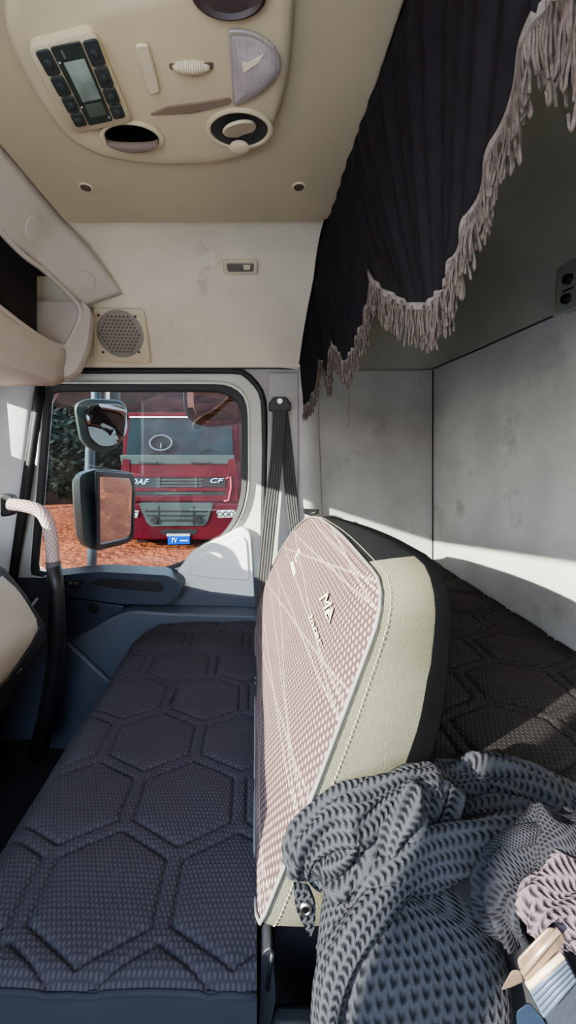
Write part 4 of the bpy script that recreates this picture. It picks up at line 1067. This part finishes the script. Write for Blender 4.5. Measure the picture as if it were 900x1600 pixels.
# ------------------------------------------------------------------ door mirrors (outside)
arm_=thing('mirror_bracket','thin grey vertical bracket pole carrying the door mirrors outside','bracket')
obj('pole',M().tube([P(150,560,2.24),P(150,640,2.24),P(141,700,2.24),P(140,760,2.24),P(144,860,2.24),P(143,905,2.24)],.028,10),mat('bracket_grey',(60,72,78),.5),arm_,smooth=True)
obj('pole_clamp',M().tube([P(176,600,2.24),P(176,632,2.24)],.045,12),BLACKP,arm_)
mm_=thing('door_mirror','large rectangular door mirror, lower of the two outside the window','mirror')
mo=[P(124,742,1.84),P(150,733,1.86),P(204,737,2.06),P(211,750,2.09),P(209,842,2.10),P(190,852,2.07),P(150,861,1.90),P(132,852,1.84),P(127,800,1.83)]
mo=rounded(mo,[.03,.03,.03,.02,.04,.02,.03,.03,.05],4)
cen=sum(mo,Vector())/len(mo)
nm_=(P(206,745,2.07)-P(151,742,1.868)).cross(P(152,852,1.892)-P(151,742,1.868)).normalized()
if nm_.y>0: nm_=-nm_
bk_=-nm_
obj('mirror_case',M().rings([[p for p in mo],[cen+(p-cen)*1.0+bk_*.04 for p in mo],[cen+(p-cen)*.85+bk_*.09 for p in mo],[cen+(p-cen)*.5+bk_*.11 for p in mo]]),MIRH,mm_,bevel=.006)
mg=rounded([P(151,742,1.868),P(202,745,2.055),P(206,755,2.07),P(204,836,2.09),P(196,842,2.07),P(152,852,1.892)],[.01,.01,.03,.03,.02,.01],5)
mg=[p+nm_*.006 for p in mg]; mgc=sum(mg,Vector())/len(mg)
obj('mirror_rim',M().ring3([mgc+(p-mgc)*1.12 for p in mg],[mgc+(p-mgc)*.96 for p in mg],nm_*.012),BLACKP,mm_,bevel=.003)
obj('mirror_glass',M().slab(mg,nm_*.003),MIRR,mm_)
m2=thing('wide_mirror','smaller wide-angle door mirror, upper of the two outside the window','mirror')
wo=rounded([P(116,632,1.90),P(135,622,1.92),P(190,625,2.03),P(201,640,2.05),P(199,680,2.05),P(180,702,2.0),P(150,708,1.94),P(126,690,1.90)],.04,4)
wc_=sum(wo,Vector())/len(wo); n3=(P(200,640,2.05)-P(118,640,1.9)).cross(P(140,700,1.93)-P(135,622,1.92)).normalized()
n3=n3 if n3.y<0 else -n3
obj('mirror_case',M().rings([wo,[p-n3*.03 for p in wo],[wc_+(p-wc_)*.8-n3*.08 for p in wo],[wc_+(p-wc_)*.4-n3*.10 for p in wo]]),MIRH,m2,bevel=.006)
wi=[wc_+(p-wc_)*.80+n3*.006+Vector((.018,0.006,0)) for p in wo]; wic=sum(wi,Vector())/len(wi)
obj('mirror_glass',M().slab(wi,n3*.004),MIRR,m2)
m3=thing('kerb_mirror','round-cornered kerb mirror hanging above the outside of the door window','mirror')
ko=rounded([P(285,585,1.95),P(392,585,1.95),P(392,652,1.93),P(372,664,1.92),P(320,668,1.92),P(296,658,1.92),P(286,640,1.93)],[.02,.02,.05,.05,.06,.06,.05],5)
kc_=sum(ko,Vector())/len(ko)
obj('mirror_case',M().slab(ko,(0,.06,0)),BLACKP,m3,bevel=.01,seg=3)
ki=[kc_+(p-kc_)*.92+Vector((.01,-.004,0)) for p in ko]
obj('mirror_glass',M().rings([ki,[kc_+(p-kc_)*.6+Vector((.01,-.012,0)) for p in ko],[kc_+(p-kc_)*.2+Vector((.01,-.015,0)) for p in ko]]),mat('kerb_glass',(70,40,34),.05,1,var=.05),m3,smooth=True)

finish()
# ------------------------------------------------------------------ light, world, camera
sl=bpy.data.lights.new('sun','SUN'); sl.energy=12.0; sl.angle=math.radians(.5); sl.color=(1,.95,.86)
so=bpy.data.objects.new('sun',sl); COL.objects.link(so); so.rotation_euler=SUN.to_track_quat('-Z','Y').to_euler(); so.location=(-3,-3,6)
w=bpy.data.worlds.new('World'); bpy.context.scene.world=w; w.use_nodes=True; t=w.node_tree
bg=t.nodes['Background']; 
tc=t.nodes.new('ShaderNodeTexCoord'); sx=t.nodes.new('ShaderNodeSeparateXYZ'); rp=t.nodes.new('ShaderNodeValToRGB')
t.links.new(tc.outputs['Generated'],sx.inputs[0]); t.links.new(sx.outputs[2],rp.inputs[0]); t.links.new(rp.outputs[0],bg.inputs[0])
rp.color_ramp.elements[0].color=(.95,.95,.92,1); rp.color_ramp.elements[1].color=(.28,.48,.85,1); rp.color_ramp.elements[1].position=.7
bg.inputs[1].default_value=6.2
cam=bpy.data.cameras.new('cam'); co=bpy.data.objects.new('cam',cam); COL.objects.link(co); bpy.context.scene.camera=co
co.location=(0,0,H); co.rotation_euler=(PI/2,0,0); cam.sensor_fit='VERTICAL'; cam.sensor_height=32; cam.lens=F/1600*32
cam.shift_x=(450-CX)/1600; cam.shift_y=-(800-CY)/1600; cam.clip_start=.02; cam.clip_end=300
S=bpy.context.scene
S.view_settings.view_transform='AgX'; S.view_settings.look='AgX - Medium High Contrast'; S.view_settings.exposure=.85; S.view_settings.gamma=1.25
S.cycles.max_bounces=12; S.cycles.diffuse_bounces=6; S.cycles.transparent_max_bounces=16; S.cycles.caustics_reflective=False; S.cycles.caustics_refractive=False
S.cycles.sample_clamp_indirect=6
